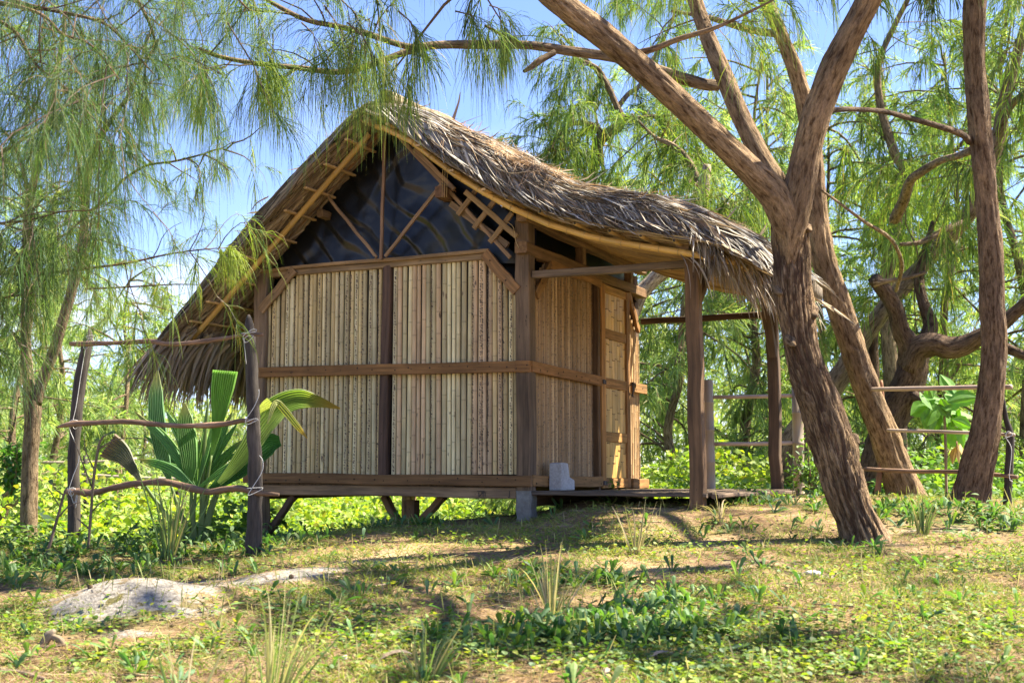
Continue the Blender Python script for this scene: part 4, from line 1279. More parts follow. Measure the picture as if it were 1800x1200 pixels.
def crown(tree, lines, twigs, per, tl, nl, wd, r0=0.010, **k):
    mb = MB()
    twig_mesh(mb, lines, r0)
    bough_foliage(mb, lines, twigs, per, tl, nl, wd, **k)
    return mb.build('crown', M_NEEDLE, tree)

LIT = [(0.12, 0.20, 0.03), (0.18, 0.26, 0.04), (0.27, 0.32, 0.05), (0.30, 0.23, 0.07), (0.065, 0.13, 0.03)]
# crown of the front tree: along its long thin bough over the roof, and high above the picture
mb0 = mb = MB()
br = subs(l4[int(len(l4) * .55):], 9, (0.35, 0.7), 0.25) + subs(l5, 9, (0.4, 0.8), 0.35)
hisub = sum([subs(q, 7, (0.5, 1.3), 0.0, 0.15) for q in hi], [])
bough_foliage(mb0, hisub, 125, 46, (0.2, 0.4), (0.2, 0.36), 0.013, spread=0.35, start=0.5)  # wide clumped needles on the added limbs, to cast dapples
high = subs(l1, 12, (0.8, 1.8), 0.1, 0.62) + subs(l2, 14, (0.8, 1.8), 0.15, 0.5) + subs(l3, 14, (0.8, 2.0), 0.1, 0.5)
mb = mb0
twig_mesh(mb, br, 0.006)
twig_mesh(mb, hisub, 0.012)
twig_mesh(mb, high, 0.014)
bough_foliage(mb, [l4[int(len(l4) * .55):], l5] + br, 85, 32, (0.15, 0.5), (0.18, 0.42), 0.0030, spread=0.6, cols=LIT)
bough_foliage(mb, high, 130, 40, (0.25, 0.55), (0.2, 0.4), 0.006, spread=0.8)
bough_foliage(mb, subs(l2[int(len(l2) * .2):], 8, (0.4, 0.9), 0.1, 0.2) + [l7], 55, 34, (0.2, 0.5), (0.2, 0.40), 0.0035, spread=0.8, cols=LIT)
# the bright tuft hanging over the gable peak
tp = [np.array([W(650, 20, 7.6), W(662, 60, 7.5), W(676, 100, 7.45)])]
bough_foliage(mb, tp, 3, 26, (0.1, 0.2), (0.35, 0.75), 0.0032, spread=0.25, cols=[(0.26, 0.26, 0.05), (0.18, 0.22, 0.05)], wts=(1, 1))
# drooping sprays straight down along the bough
for (x0_, y0_, x1_, y1_) in ((400, 40, 480, 200), (445, 0, 470, 130), (340, 20, 360, 120), (600, 0, 640, 60), (530, 40, 560, 90), (700, 20, 735, 70), (800, 20, 845, 45), (860, 10, 880, 30), (300, 60, 360, 130), (480, 60, 470, 120), (570, 10, 620, 110), (610, 40, 655, 100)):
    y_ = random.uniform(7.2, 7.8)
    q = np.array([W(x0_, y0_, y_), W((x0_ + x1_) / 2 + 5, (y0_ + y1_) / 2 - 6, y_), W(x1_, y1_, y_)])
    twig_mesh(mb, [q], 0.006)
    bough_foliage(mb, [q], 6, 34, (0.12, 0.3), (0.22, 0.5), 0.0030, spread=0.4, cols=LIT)
# a few small cones
for _ in range(40):
    q = random.choice(br)
    c0 = q[random.randint(1, len(q) - 1)] + rng.normal(0, 0.05, 3)
    tube(mb, [c0, c0 + A(0, 0, -.006), c0 + A(0, 0, -.014), c0 + A(0, 0, -.02)], [0.003, 0.009, 0.009, 0.003], 6, (0.07, 0.05, 0.035))
mb.build('crown', M_NEEDLE, T1)

# second leaning tree
T2 = tree3('casuarina_tree', Gz(1590, 12.0), 'long slanting bare trunk just behind the nearest tree, its foot near the pole fence')
mb = MB()
tr2 = [(1606, 910, 70), (1590, 866, 60), (1572, 815, 53), (1556, 768, 50), (1530, 700, 46), (1500, 615, 44), (1472, 530, 46), (1452, 470, 43), (1438, 400, 40), (1432, 340, 38), (1428, 280, 36), (1420, 210, 32), (1400, 130, 28), (1372, 60, 24), (1345, 0, 24), (1300, -110, 20), (1260, -220, 14), (1240, -300, 5)]
m2 = limb_mesh(mb, tr2, 12.0, 11.2, BARK, 44, 0.17, 0.035, (6, 5), 0.3, 0.3)
b21 = limb_mesh(mb, [(1368, 60, 14), (1330, 55, 14), (1290, 45, 12), (1240, 30, 9), (1180, 20, 5)], 11.4, 11.0, BARKG, 9, 0.15, 0.05)
mb.build('trunk', M_BARK, T2, True)
crown(T2, subs(m2, 16, (0.8, 1.8), 0.1, 0.72) + subs(b21, 5, (0.5, 0.9), 0), 120, 30, (0.25, 0.6), (0.2, 0.45), 0.006, cols=LIT)

# third, upright at the right
T3 = tree3('casuarina_tree', Gz(1703, 10.5), 'tall upright dark trunk at the right edge, standing in front of the pole fence')
mb = MB()
tr3 = [(1700, 915, 76), (1706, 880, 62), (1718, 820, 56), (1730, 768, 50), (1740, 700, 45), (1747, 620, 43), (1744, 540, 43), (1742, 450, 42), (1736, 370, 38), (1730, 300, 38), (1720, 200, 40), (1712, 100, 36), (1714, 0, 40), (1720, -110, 36), (1740, -240, 28), (1745, -360, 16), (1750, -460, 6)]
m3 = limb_mesh(mb, tr3, 10.5, 10.1, (0.24, 0.18, 0.125), 48, 0.17, 0.03, (6, 5), 0.3, 0.3)
hi3 = []  # unseen long limbs added above the view to cast dappled shade
for q in ([m3[-1], A(4.8, 9.6, 6.6), A(5.6, 8.8, 7.0), A(6.3, 7.8, 6.8)], [m3[-20], A(4.6, 10.2, 6.2), A(5.6, 10.0, 6.6), A(6.6, 9.6, 6.5)], [m3[-30], A(4.3, 9.3, 5.6), A(4.9, 8.2, 6.0), A(5.3, 7.2, 5.9)]):
    q = crom(np.array(q), 0.1)
    tube(mb, q, np.linspace(0.05, 0.015, len(q)), 8, BARK, 0.1)
    hi3.append(q)
b31 = limb_mesh(mb, [(1712, 262, 16), (1690, 272, 13), (1650, 284, 13), (1620, 302, 16), (1600, 318, 17), (1590, 350, 20), (1573, 385, 22)], 10.3, 13.5, BARKG, 10, 0.15, 0.05)
mb.build('trunk', M_BARK, T3, True)
crown(T3, sum([subs(q, 6, (0.5, 1.3), 0.0, 0.15) for q in hi3], []) + subs(m3, 18, (0.9, 2.2), 0.1, 0.75) + subs(m3, 4, (0.6, 1.2), 0.1, 0.55), 190, 34, (0.25, 0.6), (0.2, 0.42), 0.0085)

# gnarled dark tree
T4 = tree3('gnarled_tree', Gz(1545, 14.2), 'gnarled dark tree with a broken stub and one thick level limb')
mb = MB()
limb_mesh(mb, [(1535, 880, 70), (1548, 810, 62), (1562, 750, 60), (1585, 700, 58), (1604, 650, 54), (1598, 610, 42), (1583, 580, 32), (1576, 550, 30), (1562, 520, 28), (1546, 500, 26), (1536, 488, 22)], 14.2, 13.8, BARKD, 22, 0.28, 0.05, (3, 5), 0.4)
m4 = limb_mesh(mb, [(1600, 650, 40), (1612, 615, 42), (1640, 605, 40), (1672, 612, 38), (1700, 605, 34), (1722, 592, 30), (1760, 570, 26), (1800, 535, 22), (1850, 490, 16), (1900, 450, 8)], 14.0, 13.2, BARKD, 18, 0.24, 0.05, (3, 5), 0.4)
limb_mesh(mb, [(1740, 598, 24), (1770, 612, 20), (1800, 625, 16), (1840, 640, 9)], 13.6, 13.2, BARKD, 12, 0.2, 0.05)
limb_mesh(mb, [(1595, 690, 22), (1615, 700, 16), (1632, 712, 11)], 14.0, 13.7, BARKD, 10, 0.25, 0.05)
m41 = limb_mesh(mb, [(1612, 650, 30), (1628, 600, 28), (1636, 570, 26), (1622, 530, 20), (1615, 480, 17), (1630, 430, 13), (1640, 390, 8)], 14.2, 14.6, BARKD, 12, 0.22, 0.05)
limb_mesh(mb, [(1536, 498, 18), (1560, 494, 8), (1600, 487, 7), (1628, 478, 6)], 13.8, 13.6, BARKG, 8, 0.2, 0.05)
mb.build('trunk', M_BARK, T4, True)
crown(T4, subs(m4, 5, (0.6, 1.2), 0.5, 0.72) + subs(m41, 7, (0.6, 1.4), 0.2, 0.4), 70, 30, (0.2, 0.6), (0.2, 0.45), 0.008, cols=LIT)

# diagonal trunk behind
T5 = tree3('casuarina_tree', Gz(1400, 15.0), 'bent trunk slanting up to the right behind the gnarled tree')
mb = MB()
m5 = limb_mesh(mb, [(1380, 900, 60), (1385, 820, 52), (1400, 770, 48), (1440, 715, 42), (1490, 640, 34), (1545, 555, 30), (1600, 490, 29), (1650, 435, 29), (1692, 390, 28), (1722, 340, 27), (1745, 280, 25), (1762, 200, 23), (1778, 130, 20), (1798, 60, 18), (1830, -40, 14), (1860, -150, 6)], 15.0, 14.6, BARKG, 20, 0.18, 0.06, (3, 4), 0.3)
b51 = limb_mesh(mb, [(1752, 240, 16), (1775, 190, 13), (1800, 165, 12), (1840, 140, 8)], 14.5, 14, BARKG, 9, 0.15, 0.06)
b52 = limb_mesh(mb, [(1690, 392, 14), (1660, 405, 13), (1620, 425, 10), (1580, 430, 6)], 14.6, 14.2, BARKG, 9, 0.15, 0.06)
b53 = limb_mesh(mb, [(1500, 628, 20), (1534, 680, 18), (1535, 620, 18), (1537, 570, 15), (1545, 540, 10)], 15, 15, BARKD, 9, 0.2, 0.06)
mb.build('trunk', M_BARK, T5, True)
crown(T5, subs(m5, 22, (0.8, 1.8), 0.2, 0.55) + subs(b51, 4, (0.5, 1), 0) + [b52], 190, 30, (0.3, 0.7), (0.25, 0.5), 0.009, cols=LIT)

# slim tree between
T6 = tree3('casuarina_tree', Gz(1573, 17.5), 'slim sinuous stem rising in the gap between the fork and the upright trunk')
mb = MB()
m6 = limb_mesh(mb, [(1590, 900, 34), (1580, 780, 30), (1565, 640, 28), (1560, 500, 26), (1572, 400, 24), (1598, 318, 20), (1578, 280, 17), (1562, 240, 15), (1546, 175, 14), (1545, 110, 12), (1575, 40, 10), (1600, -10, 9), (1630, -90, 4)], 17.5, 17.5, BARKG, 12, 0.15, 0.08, (3, 4), 0.3)
mb.build('trunk', M_BARK, T6, True)
crown(T6, subs(m6, 26, (0.7, 1.7), 0.2, 0.40), 170, 30, (0.3, 0.7), (0.25, 0.55), 0.011, cols=LIT)

# tree behind the ridge
T7 = tree3('casuarina_tree', Gz(1040, 16.0), 'crooked forked tree rising behind the middle of the roof')
mb = MB()
limb_mesh(mb, [(1020, 900, 30), (1030, 700, 28), (1036, 500, 24), (1040, 330, 18), (1046, 285, 20), (1052, 250, 22), (1072, 232, 20), (1092, 214, 18), (1085, 190, 12), (1068, 150, 11), (1050, 125, 9), (1020, 95, 7), (985, 60, 4)], 16, 15.6, BARKG, 12, 0.18, 0.06, (3, 4), 0.3)
m71 = limb_mesh(mb, [(1060, 240, 14), (1040, 220, 11), (1005, 218, 9), (980, 240, 6), (968, 262, 4)], 15.9, 15.4, BARKG, 9, 0.15, 0.06)
m72 = limb_mesh(mb, [(1092, 214, 13), (1130, 208, 9), (1170, 203, 7), (1230, 190, 4)], 15.8, 15.2, BARKG, 9, 0.15, 0.06)
m73 = limb_mesh(mb, [(1085, 190, 11), (1105, 165, 9), (1125, 150, 8), (1150, 100, 6), (1180, 40, 5), (1200, -30, 3)], 15.8, 16.2, BARKG, 9, 0.15, 0.06)
m74 = limb_mesh(mb, [(1068, 150, 10), (1050, 120, 8), (1010, 100, 6), (985, 70, 4)], 15.8, 15.2, BARKG, 9, 0.15, 0.06)
m75 = limb_mesh(mb, [(1044, 290, 10), (1010, 258, 7), (975, 262, 5), (935, 282, 3)], 15.9, 15.4, BARKG, 9, 0.15, 0.06)
mb.build('trunk', M_BARK, T7, True)
L7 = [m71, m72, m73, m74, m75]
crown(T7, L7 + sum([subs(q, 6, (0.4, 1.1), 0.1, 0.1) for q in L7], []), 280, 32, (0.2, 0.55), (0.2, 0.5), 0.008, cols=LIT, start=0.1)

# pale barked tree behind the porch
T8 = tree3('casuarina_tree', Gz(1100, 14.0), 'pale mottled trunk leaning out behind the door, broken off above the porch roof')
mb = MB()
limb_mesh(mb, [(1080, 900, 40), (1090, 640, 36), (1115, 535, 30), (1145, 496, 27), (1180, 462, 27), (1222, 400, 28), (1234, 350, 24), (1240, 310, 19), (1243, 290, 14)], 14, 14, BARKW, 16, 0.15, 0.05, (3, 6), 0.5)
m81 = limb_mesh(mb, [(1226, 395, 16), (1250, 382, 14), (1270, 368, 11), (1280, 360, 8)], 14, 13.8, BARKW, 10, 0.15, 0.05)
m82 = limb_mesh(mb, [(1232, 350, 14), (1222, 305, 13), (1200, 270, 12), (1175, 252, 10), (1150, 240, 6), (1110, 200, 4)], 14, 14.4, BARKG, 10, 0.15, 0.05)
m83 = limb_mesh(mb, [(1215, 385, 10), (1195, 362, 9), (1170, 354, 8), (1150, 352, 7)], 14, 13.8, BARKG, 8, 0.15, 0.05)
mb.build('trunk', M_BARK, T8, True)
crown(T8, [m81, m82] + subs(m82, 8, (0.5, 1.2), 0.1, 0.1) + subs(m81, 4, (0.4, 0.9), 0.2, 0.1), 120, 30, (0.2, 0.6), (0.2, 0.5), 0.008, cols=LIT, start=0.1)

# forked tree at the left
T9 = tree3('casuarina_tree', Gz(52, 12.0), 'slender forked trunk at the far left, foot hidden in weeds behind the stick fence')
mb = MB()
limb_mesh(mb, [(48, 1000, 38), (50, 950, 31), (51, 880, 29), (53, 800, 28), (57, 740, 28), (57, 690, 32)], 12, 12, BARKG, 18, 0.14, 0.05, (4, 4), 0.4, 0.2)
m91 = limb_mesh(mb, [(54, 712, 24), (48, 650, 20), (45, 590, 18), (46, 520, 17), (47, 440, 17), (52, 360, 16), (64, 300, 15), (80, 240, 14), (90, 190, 12), (100, 130, 10), (112, 50, 7), (120, -60, 4)], 12, 12, BARKG, 12, 0.14, 0.06, (4, 4), 0.4)
m92 = limb_mesh(mb, [(62, 710, 22), (72, 675, 20), (95, 615, 19), (113, 555, 18), (132, 490, 17), (145, 430, 16), (150, 370, 15), (154, 310, 13), (168, 262, 12), (186, 225, 11), (203, 200, 8), (235, 150, 6), (260, 60, 4)], 12, 11.7, BARKG, 12, 0.14, 0.06, (4, 4), 0.4)
m93 = limb_mesh(mb, [(147, 400, 10), (142, 340, 9), (140, 290, 8), (146, 240, 6), (150, 160, 4)], 11.9, 12.2, BARKW, 9, 0.14, 0.06)
m94 = limb_mesh(mb, [(50, 340, 9), (35, 280, 7), (15, 240, 5), (-30, 200, 3)], 12, 12, BARKG, 8, 0.14, 0.06)
m95 = limb_mesh(mb, [(210, 320, 4), (255, 292, 4), (310, 283, 4), (360, 270, 3), (385, 262, 2), (400, 265, 2)], 11.9, 11.2, BARKD, 7, 0.14, 0.06)
m96 = limb_mesh(mb, [(150, 380, 6), (190, 345, 5), (215, 318, 4), (250, 295, 3)], 11.9, 11.9, BARKD, 7, 0.14, 0.06)
m97 = limb_mesh(mb, [(360, 272, 3), (385, 285, 2), (402, 300, 2)], 11.3, 11.0, BARKD, 6, 0.14, 0.06)
mb.build('trunk', M_BARK, T9, True)
crown(T9, subs(m91, 20, (0.5, 1.3), 0.25, 0.40) + subs(m92, 24, (0.5, 1.3), 0.25, 0.40) + [m93, m95, m96, m97] + subs(m95, 8, (0.3, 0.5), 0.1, 0.2), 300, 30, (0.2, 0.5), (0.16, 0.38), 0.0045, cols=LIT)

# tree out of frame at the left whose boughs hang into the upper left corner
bA = Gz(-260, 6.2)
T10 = tree3('casuarina_tree', bA, 'boughs of long drooping needles filling the upper left corner in front of everything')
mb = MB()
st_ = crom(np.array([bA - A(0, 0, .3), bA + A(.05, 0, 1.0), bA + A(-.05, .05, 2.4), bA + A(0.1, 0.1, 3.6), bA + A(.2, 0, 5.0)]), 0.05)
tube(mb, st_, np.linspace(0.14, 0.05, len(st_)), 20, BARK, 0.14, (4, 4), True, 3, 0.3)
mb.build('trunk', M_BARK, T10, True)
LN = []
for L_, y0_, y1_ in (([(-260, -140, 30), (-100, -70, 20), (20, 0, 14), (100, 20, 9), (180, 40, 7), (225, 80, 5), (270, 130, 3)], 6.2, 5.7),
                     ([(-260, -60, 30), (-80, -10, 18), (60, 20, 8), (110, 60, 7), (160, 80, 5), (210, 140, 3)], 6.2, 5.4),
                     ([(-260, -220, 30), (0, -120, 18), (150, -50, 12), (230, -10, 9), (262, 40, 7), (275, 80, 6), (285, 100, 4), (300, 125, 3)], 6.2, 6.3),
                     ([(-260, 60, 24), (-60, 30, 12), (20, 50, 8), (60, 110, 6), (110, 150, 4), (150, 180, 2)], 6.2, 5.2),
                     ([(-260, 330, 24), (-80, 310, 10), (0, 270, 7), (50, 240, 6), (90, 218, 5), (140, 190, 4), (200, 182, 3)], 6.2, 6.6),
                     ([(-260, 440, 26), (-100, 480, 12), (0, 482, 8), (80, 480, 7), (150, 472, 6), (220, 463, 5), (300, 446, 4), (360, 438, 3), (395, 436, 2)], 6.2, 6.6),
                     ([(-260, 400, 20), (-80, 440, 9), (5, 478, 6), (45, 455, 5), (90, 430, 4), (130, 400, 2)], 6.2, 6.5),
                     ([(-260, 340, 20), (-60, 390, 9), (0, 392, 5), (60, 385, 5), (110, 372, 4), (170, 370, 2)], 6.2, 6.0),
                     ([(-260, 500, 18), (-60, 540, 8), (20, 520, 5), (80, 520, 3)], 6.2, 6.2),
                     ([(150, 508, 5), (230, 504, 4), (300, 500, 3), (350, 500, 2)], 8.0, 7.6),
                     ([(-260, -320, 30), (-60, -200, 18), (120, -120, 14), (260, -60, 10), (380, -30, 7), (440, 20, 4)], 6.2, 6.8)):
    P, r = pxline(L_, y0_, y1_, 0.05)
    mbx = P
    LN.append((P, r))
for P, r in LN:
    mb = MB()
    tube(mb, P, r * 0.8, 8, (0.20, 0.135, 0.09), 0.12, (3, 6), True, random.randint(0, 99), 0.3)
    mb.build('bough', M_BARK, T10, True)
mb = MB()
up_ = [LN[i][0][int(len(LN[i][0]) * .35):] for i in (0, 1, 2, 3)]
ups = up_ + sum([subs(q, 11, (0.35, 0.9), -0.05, 0.05) for q in up_], [])
twig_mesh(mb, ups[5:], 0.0045)
YG = [(0.05, 0.115, 0.02), (0.075, 0.14, 0.022), (0.125, 0.17, 0.025), (0.18, 0.12, 0.035), (0.03, 0.07, 0.018)]
bough_foliage(mb, ups, 235, 34, (0.15, 0.45), (0.14, 0.34), 0.0020, spread=0.7, cols=YG, start=0.1)
lo_ = [LN[i][0][int(len(LN[i][0]) * .35):] for i in (4, 6, 7, 8)]
los = lo_ + sum([subs(q, 6, (0.25, 0.6), 0.0, 0.1) for q in lo_], [])
twig_mesh(mb, los[4:], 0.004)
bough_foliage(mb, los, 150, 32, (0.12, 0.35), (0.15, 0.32), 0.0026, spread=0.7, cols=YG, start=0.1)
l5_ = LN[5][0][int(len(LN[5][0]) * .3):]
s5_ = subs(l5_, 14, (0.2, 0.45), -0.1, 0.1) + [l5_, LN[9][0]]
twig_mesh(mb, s5_[:-2], 0.0035)
bough_foliage(mb, s5_, 50, 26, (0.10, 0.30), (0.14, 0.28), 0.0026, spread=0.6, cols=LIT, start=0.1)
tipq = [np.array([W(360, 438, 6.6), W(385, 436, 6.55), W(400, 436, 6.5)])]
bough_foliage(mb, tipq, 5, 40, (0.05, 0.12), (0.12, 0.24), 0.003, spread=0.35, cols=[(0.30, 0.36, 0.05), (0.24, 0.32, 0.05)], wts=(1, 1))
mb.build('crown', M_NEEDLE, T10)

# background trees, each a slender stem with feathery drooping boughs
BG = [(0.20, 0.31, 0.08), (0.28, 0.37, 0.11), (0.38, 0.43, 0.13), (0.38, 0.33, 0.13), (0.12, 0.20, 0.06)]
def bg_proto(h, spread, nb, tw, lo, wd, seed):
    global rng
    keep = rng
    rng = np.random.default_rng(seed)
    random.seed(seed)
    st = [A(0, 0, -0.3)]
    x = y = 0
    for k in range(8):
        x += rng.normal(0, 0.12); y += rng.normal(0, 0.12)
        st.append(A(x, y, h * (k + 1) / 8))
    st = crom(np.array(st), 0.25)
    tm = MB()
    tube(tm, st, np.linspace(0.10, 0.015, len(st)) * (h / 7), 8, BARKG, 0.15, (3, 3), True, seed, 0.4)
    lines = []
    for i in range(nb):
        f = lo + (1 - lo) * (i + rng.random()) / nb
        p = st[min(int(f * len(st)), len(st) - 2)]
        az = rng.uniform(0, 6.28)
        el = rng.uniform(-0.1, 0.9)
        d = A(math.cos(az) * math.cos(el), math.sin(az) * math.cos(el), math.sin(el))
        l_ = spread * (1.1 - 0.7 * f) * rng.uniform(0.6, 1.15)
        q = [p]
        for j in range(6):
            d = unit(d + A(0, 0, -0.13) + rng.normal(0, 0.12, 3))
            q.append(q[-1] + d * l_ / 6)
        lines.append(np.array(q))
    for q in lines:
        tube(tm, q, np.linspace(0.022, 0.006, len(q)), 5, BARKG, cap=False)
    cm = MB()
    bough_foliage(cm, lines, tw, 30, (0.3, 0.75), (0.16, 0.36), wd * 0.8, spread=0.8, cols=BG, start=0.25, twig_w=0.012, sag=0.45)
    rng = keep
    return tm, cm

GRP = 'casuarinas standing behind the clearing'
def bg_tree(px, Y, label, proto, rz, sc):
    g = Gz(px, Y)
    t = thing('casuarina_tree', g, label, 'tree', GRP)
    t.rotation_euler = (0, 0, rz)
    t.scale = (sc, sc, sc)
    for src in proto:
        c = src.copy()
        COL.objects.link(c)
        c.parent = t
    return t

PROTO = []
for i, (h, sp, nb, tw, lo, wd) in enumerate(((9.0, 2.6, 44, 520, 0.10, 0.016), (8.0, 3.0, 42, 520, 0.06, 0.017), (6.5, 2.4, 40, 480, 0.04, 0.017))):
    tm, cm = bg_proto(h, sp, nb, tw, lo, wd, 40 + i)
    PROTO.append((tm.build('trunk', M_BARK, None, True), cm.build('crown', M_NEEDLE, None)))
random.seed(5)
BGT = [(-60, 19, 'tall pale feathery tree cut by the left edge of the picture', 0, 0.3, 1.05),
       (130, 22, 'soft green tree behind the charred left fence post', 1, 1.2, 0.85),
       (235, 27, 'hazy yellow-green tree between the left fence posts, left of the roof fringe', 2, 2.2, 0.80),
       (330, 33, 'low blurred tree seen under the left eave fringe above the palm', 2, 0.9, 0.62),
       (205, 18, 'bright bushy tree close behind the left stick fence, lower boughs near the eave', 2, 1.1, 0.82),
       (-10, 16, 'leafy tree low behind the slender forked trunk at the left edge', 1, 3.7, 0.72),
       (425, 27, 'small pale tree seen between the palm tips and the eave fringe', 2, 5.0, 0.55),
       (40, 30, 'far pale tree filling the gap right of the slender left trunk', 0, 2.9, 1.1),
       (980, 24, 'feathery tree behind the roof nearest the open sky', 2, 4.1, 0.85),
       (1090, 21, 'leafy tree rising behind the porch roof, right of the crooked forked one', 0, 5.1, 0.92),
       (1175, 18, 'bright tree seen through the porch beside the door', 2, 1.7, 0.95),
       (1290, 20, 'bright tree seen through the porch between its two posts', 1, 3.3, 1.0),
       (1380, 25, 'tall tree behind the fork of the nearest tree', 0, 0.6, 1.1),
       (1470, 20, 'feathery tree low behind the two leaning trunks', 2, 5.6, 1.1),
       (1560, 24, 'tall tree filling the gap left of the upright trunk', 0, 3.8, 1.1),
       (1640, 19, 'dense green tree behind the big-leaved plant', 1, 2.4, 0.95),
       (1730, 26, 'tall tree directly behind the upright right-hand trunk', 0, 1.5, 1.15),
       (1800, 18, 'dense green tree cut by the right edge of the picture', 1, 4.6, 1.05),
       (1900, 23, 'outermost pale tree beyond the right edge, only its boughs reach in', 0, 5.9, 1.1)]
for px, Y, lab, pi_, rz, sc in BGT:
    bg_tree(px, Y, lab, PROTO[pi_], rz, sc)
for pr in PROTO:
    for o in pr:
        bpy.data.objects.remove(o)

# far wood closing the view
def far_wood():
    mb = MB()
    n = 40000
    px = rng.uniform(-900, 2700, n)
    Y = rng.uniform(38, 60, n)
    x = (px - 900) / F * Y
    hmax = np.where((px > 470) & (px < 980), 1.6 + 3.3 * n2(x, Y * 0.2, 0.14, 31), 3.0 + 7.5 * n2(x, Y * 0.2, 0.14, 31))
    z = gz(x, Y) + hmax * rng.random(n) ** 0.8
    base = np.stack([x, Y, z], -1)
    c = mixcol(n, [(0.20, 0.27, 0.08), (0.28, 0.33, 0.10), (0.34, 0.37, 0.13), (0.13, 0.19, 0.06)], (3, 3, 2, 2), 0.15)
    needles(mb, base, rng.normal(0, 1, (n, 3)) + A(0, 0, 0.4), rng.uniform(0.5, 1.1, n), rng.uniform(0.07, 0.16, n), c, K=3)
    return mb.build('far_trees', M_NEEDLE)
tag(far_wood(), 'low far-off belt of pale trees closing the horizon behind everything', 'trees', None, 'stuff')

# ---------------------------------------------------------------- undergrowth beyond the mound
def undergrowth():
    mb = MB()
    n = 150000
    Y = 10.5 + 26 * rng.random(n) ** 1.5
    px = rng.uniform(-250, 2050, n)
    x = (px - 900) / F * Y
    g = gz(x, Y)
    edge = sst(9.9, 12.5, Y + 0.9 * np.clip(-x - .5, 0, 2) - 3.0 * sst(0.8, 2.6, x))
    bush = n2(x, Y, 0.55, 51, 3)
    h = (0.15 + 1.5 * np.clip(bush - 0.30, 0, 1) + 0.35 * sst(14, 22, Y) + (0.25 + 1.5 * n2(x, Y, 0.35, 58, 3)) * sst(0.5, -1.0, x) * sst(11.5, 14.0, Y)) * edge
    hs_ = (x - HO[0]) * HA[0] + (Y - HO[1]) * HA[1]
    ht_ = (x - HO[0]) * HB[0] + (Y - HO[1]) * HB[1]
    under = sst(-2.0, -1.2, hs_) * sst(5.2, 4.4, hs_) * sst(0.0, 0.4, ht_) * sst(5.0, 4.0, ht_)     # thinned so the sunlit scrub beyond shows under the hut
    h = h * (1 - 0.85 * under)
    ok = (edge > 0.05) & (rng.random(n) < (0.25 + edge) * (1 - 0.7 * under))
    z = g + h * rng.random(n) ** 0.55
    P0 = np.stack([x, Y, z], -1)[ok]
    m = len(P0)
    d = unit(rng.normal(0, 1, (m, 3)) * A(1, 1, 0.5) + A(0, 0, 0.25))
    ln = rng.uniform(0.04, 0.10, m) * (0.7 + Y[ok] / 30)
    Pm = np.stack([P0, P0 + d * (ln * .5)[:, None] + A(0, 0, .01), P0 + d * ln[:, None] - A(0, 0, .01)], 1)
    side = unit(np.cross(d, rng.normal(0, .5, (m, 3)) + UP))
    c = mixcol(m, [(0.27, 0.38, 0.025), (0.35, 0.43, 0.03), (0.19, 0.31, 0.025), (0.42, 0.39, 0.04)], (4, 3, 2, 1), 0.12)
    kind_ = sst(0.50, 0.62, n2(x[ok], Y[ok], 0.45, 77, 3))[:, None]
    c = c * (1 - kind_) + mixcol(m, [(0.13, 0.25, 0.03), (0.20, 0.31, 0.03), (0.09, 0.19, 0.03)], (1, 1, 1), 0.15) * kind_
    ribbons(mb, Pm, np.array([[0.35, 1, 0.15]]) * (ln * .62)[:, None], side, c)
    return mb.build('undergrowth', M_LEAF)
tag(undergrowth(), 'bright lime-green low scrub spreading beyond the mound and under the hut', 'undergrowth', None, 'stuff')

# ---------------------------------------------------------------- plants
def leaf_shape(u, kind='oval'):
    if kind == 'strap':
        return np.interp(u, [0, .15, .45, .75, .92, 1], [.22, .30, .62, 1, .75, .05])
    if kind == 'round':
        return np.interp(u, [0, .1, .35, .6, .85, 1], [.2, .75, 1, .92, .55, .05])
    return np.interp(u, [0, .2, .45, .75, 1], [.12, .75, 1, .62, .03])

def blade_leaf(mb, line, w, shape, col, pleats=0, side=None, bend=0.0, tipcol=None):
    """one large leaf along a 3D midrib, optionally pleated like a young palm leaf"""
    P = crom(np.array(line), 0.02)
    K = len(P)
    u = np.linspace(0, 1, K)
    wd = w * np.interp(u, [p[0] for p in shape], [p[1] for p in shape])
    tg = unit(np.gradient(P, axis=0))
    sd = unit(np.cross(tg, A(0, -1, 0.15)) if side is None else np.repeat(A(*side)[None], K, 0))
    nr = unit(np.cross(sd, tg))
    m = pleats * 2 + 1 if pleats else 5
    x = np.linspace(-1, 1, m)
    zig = (np.arange(m) % 2) * 0.09 if pleats else -0.25 * np.abs(x)
    V = P[:, None] + sd[:, None] * (wd[:, None] / 2 * x)[..., None] + nr[:, None] * (wd[:, None] * (zig + bend * x ** 2))[..., None]
    c0 = np.tile(A(*col), (K, m, 1)) * (1 - 0.30 * ((np.arange(m) % 2) * (1 if pleats else 0))[None, :, None])
    if tipcol is not None:
        f = sst(0.72, 1.0, u)[:, None, None]
        c0 = c0 * (1 - f) + A(*tipcol) * f
    tc = np.stack(np.broadcast_arrays(x[None] * 1.0, np.full((K, m), random.random() * 9), u[:, None] * 1.5), -1)
    i = np.arange(K - 1)[:, None] * m
    j = np.arange(m - 1)[None]
    q = np.stack([i + j, i + j + 1, i + m + j + 1, i + m + j], -1).reshape(-1, 4)
    mb.add(V.reshape(-1, 3), q, None, c0.reshape(-1, 3), tc.reshape(-1, 3))

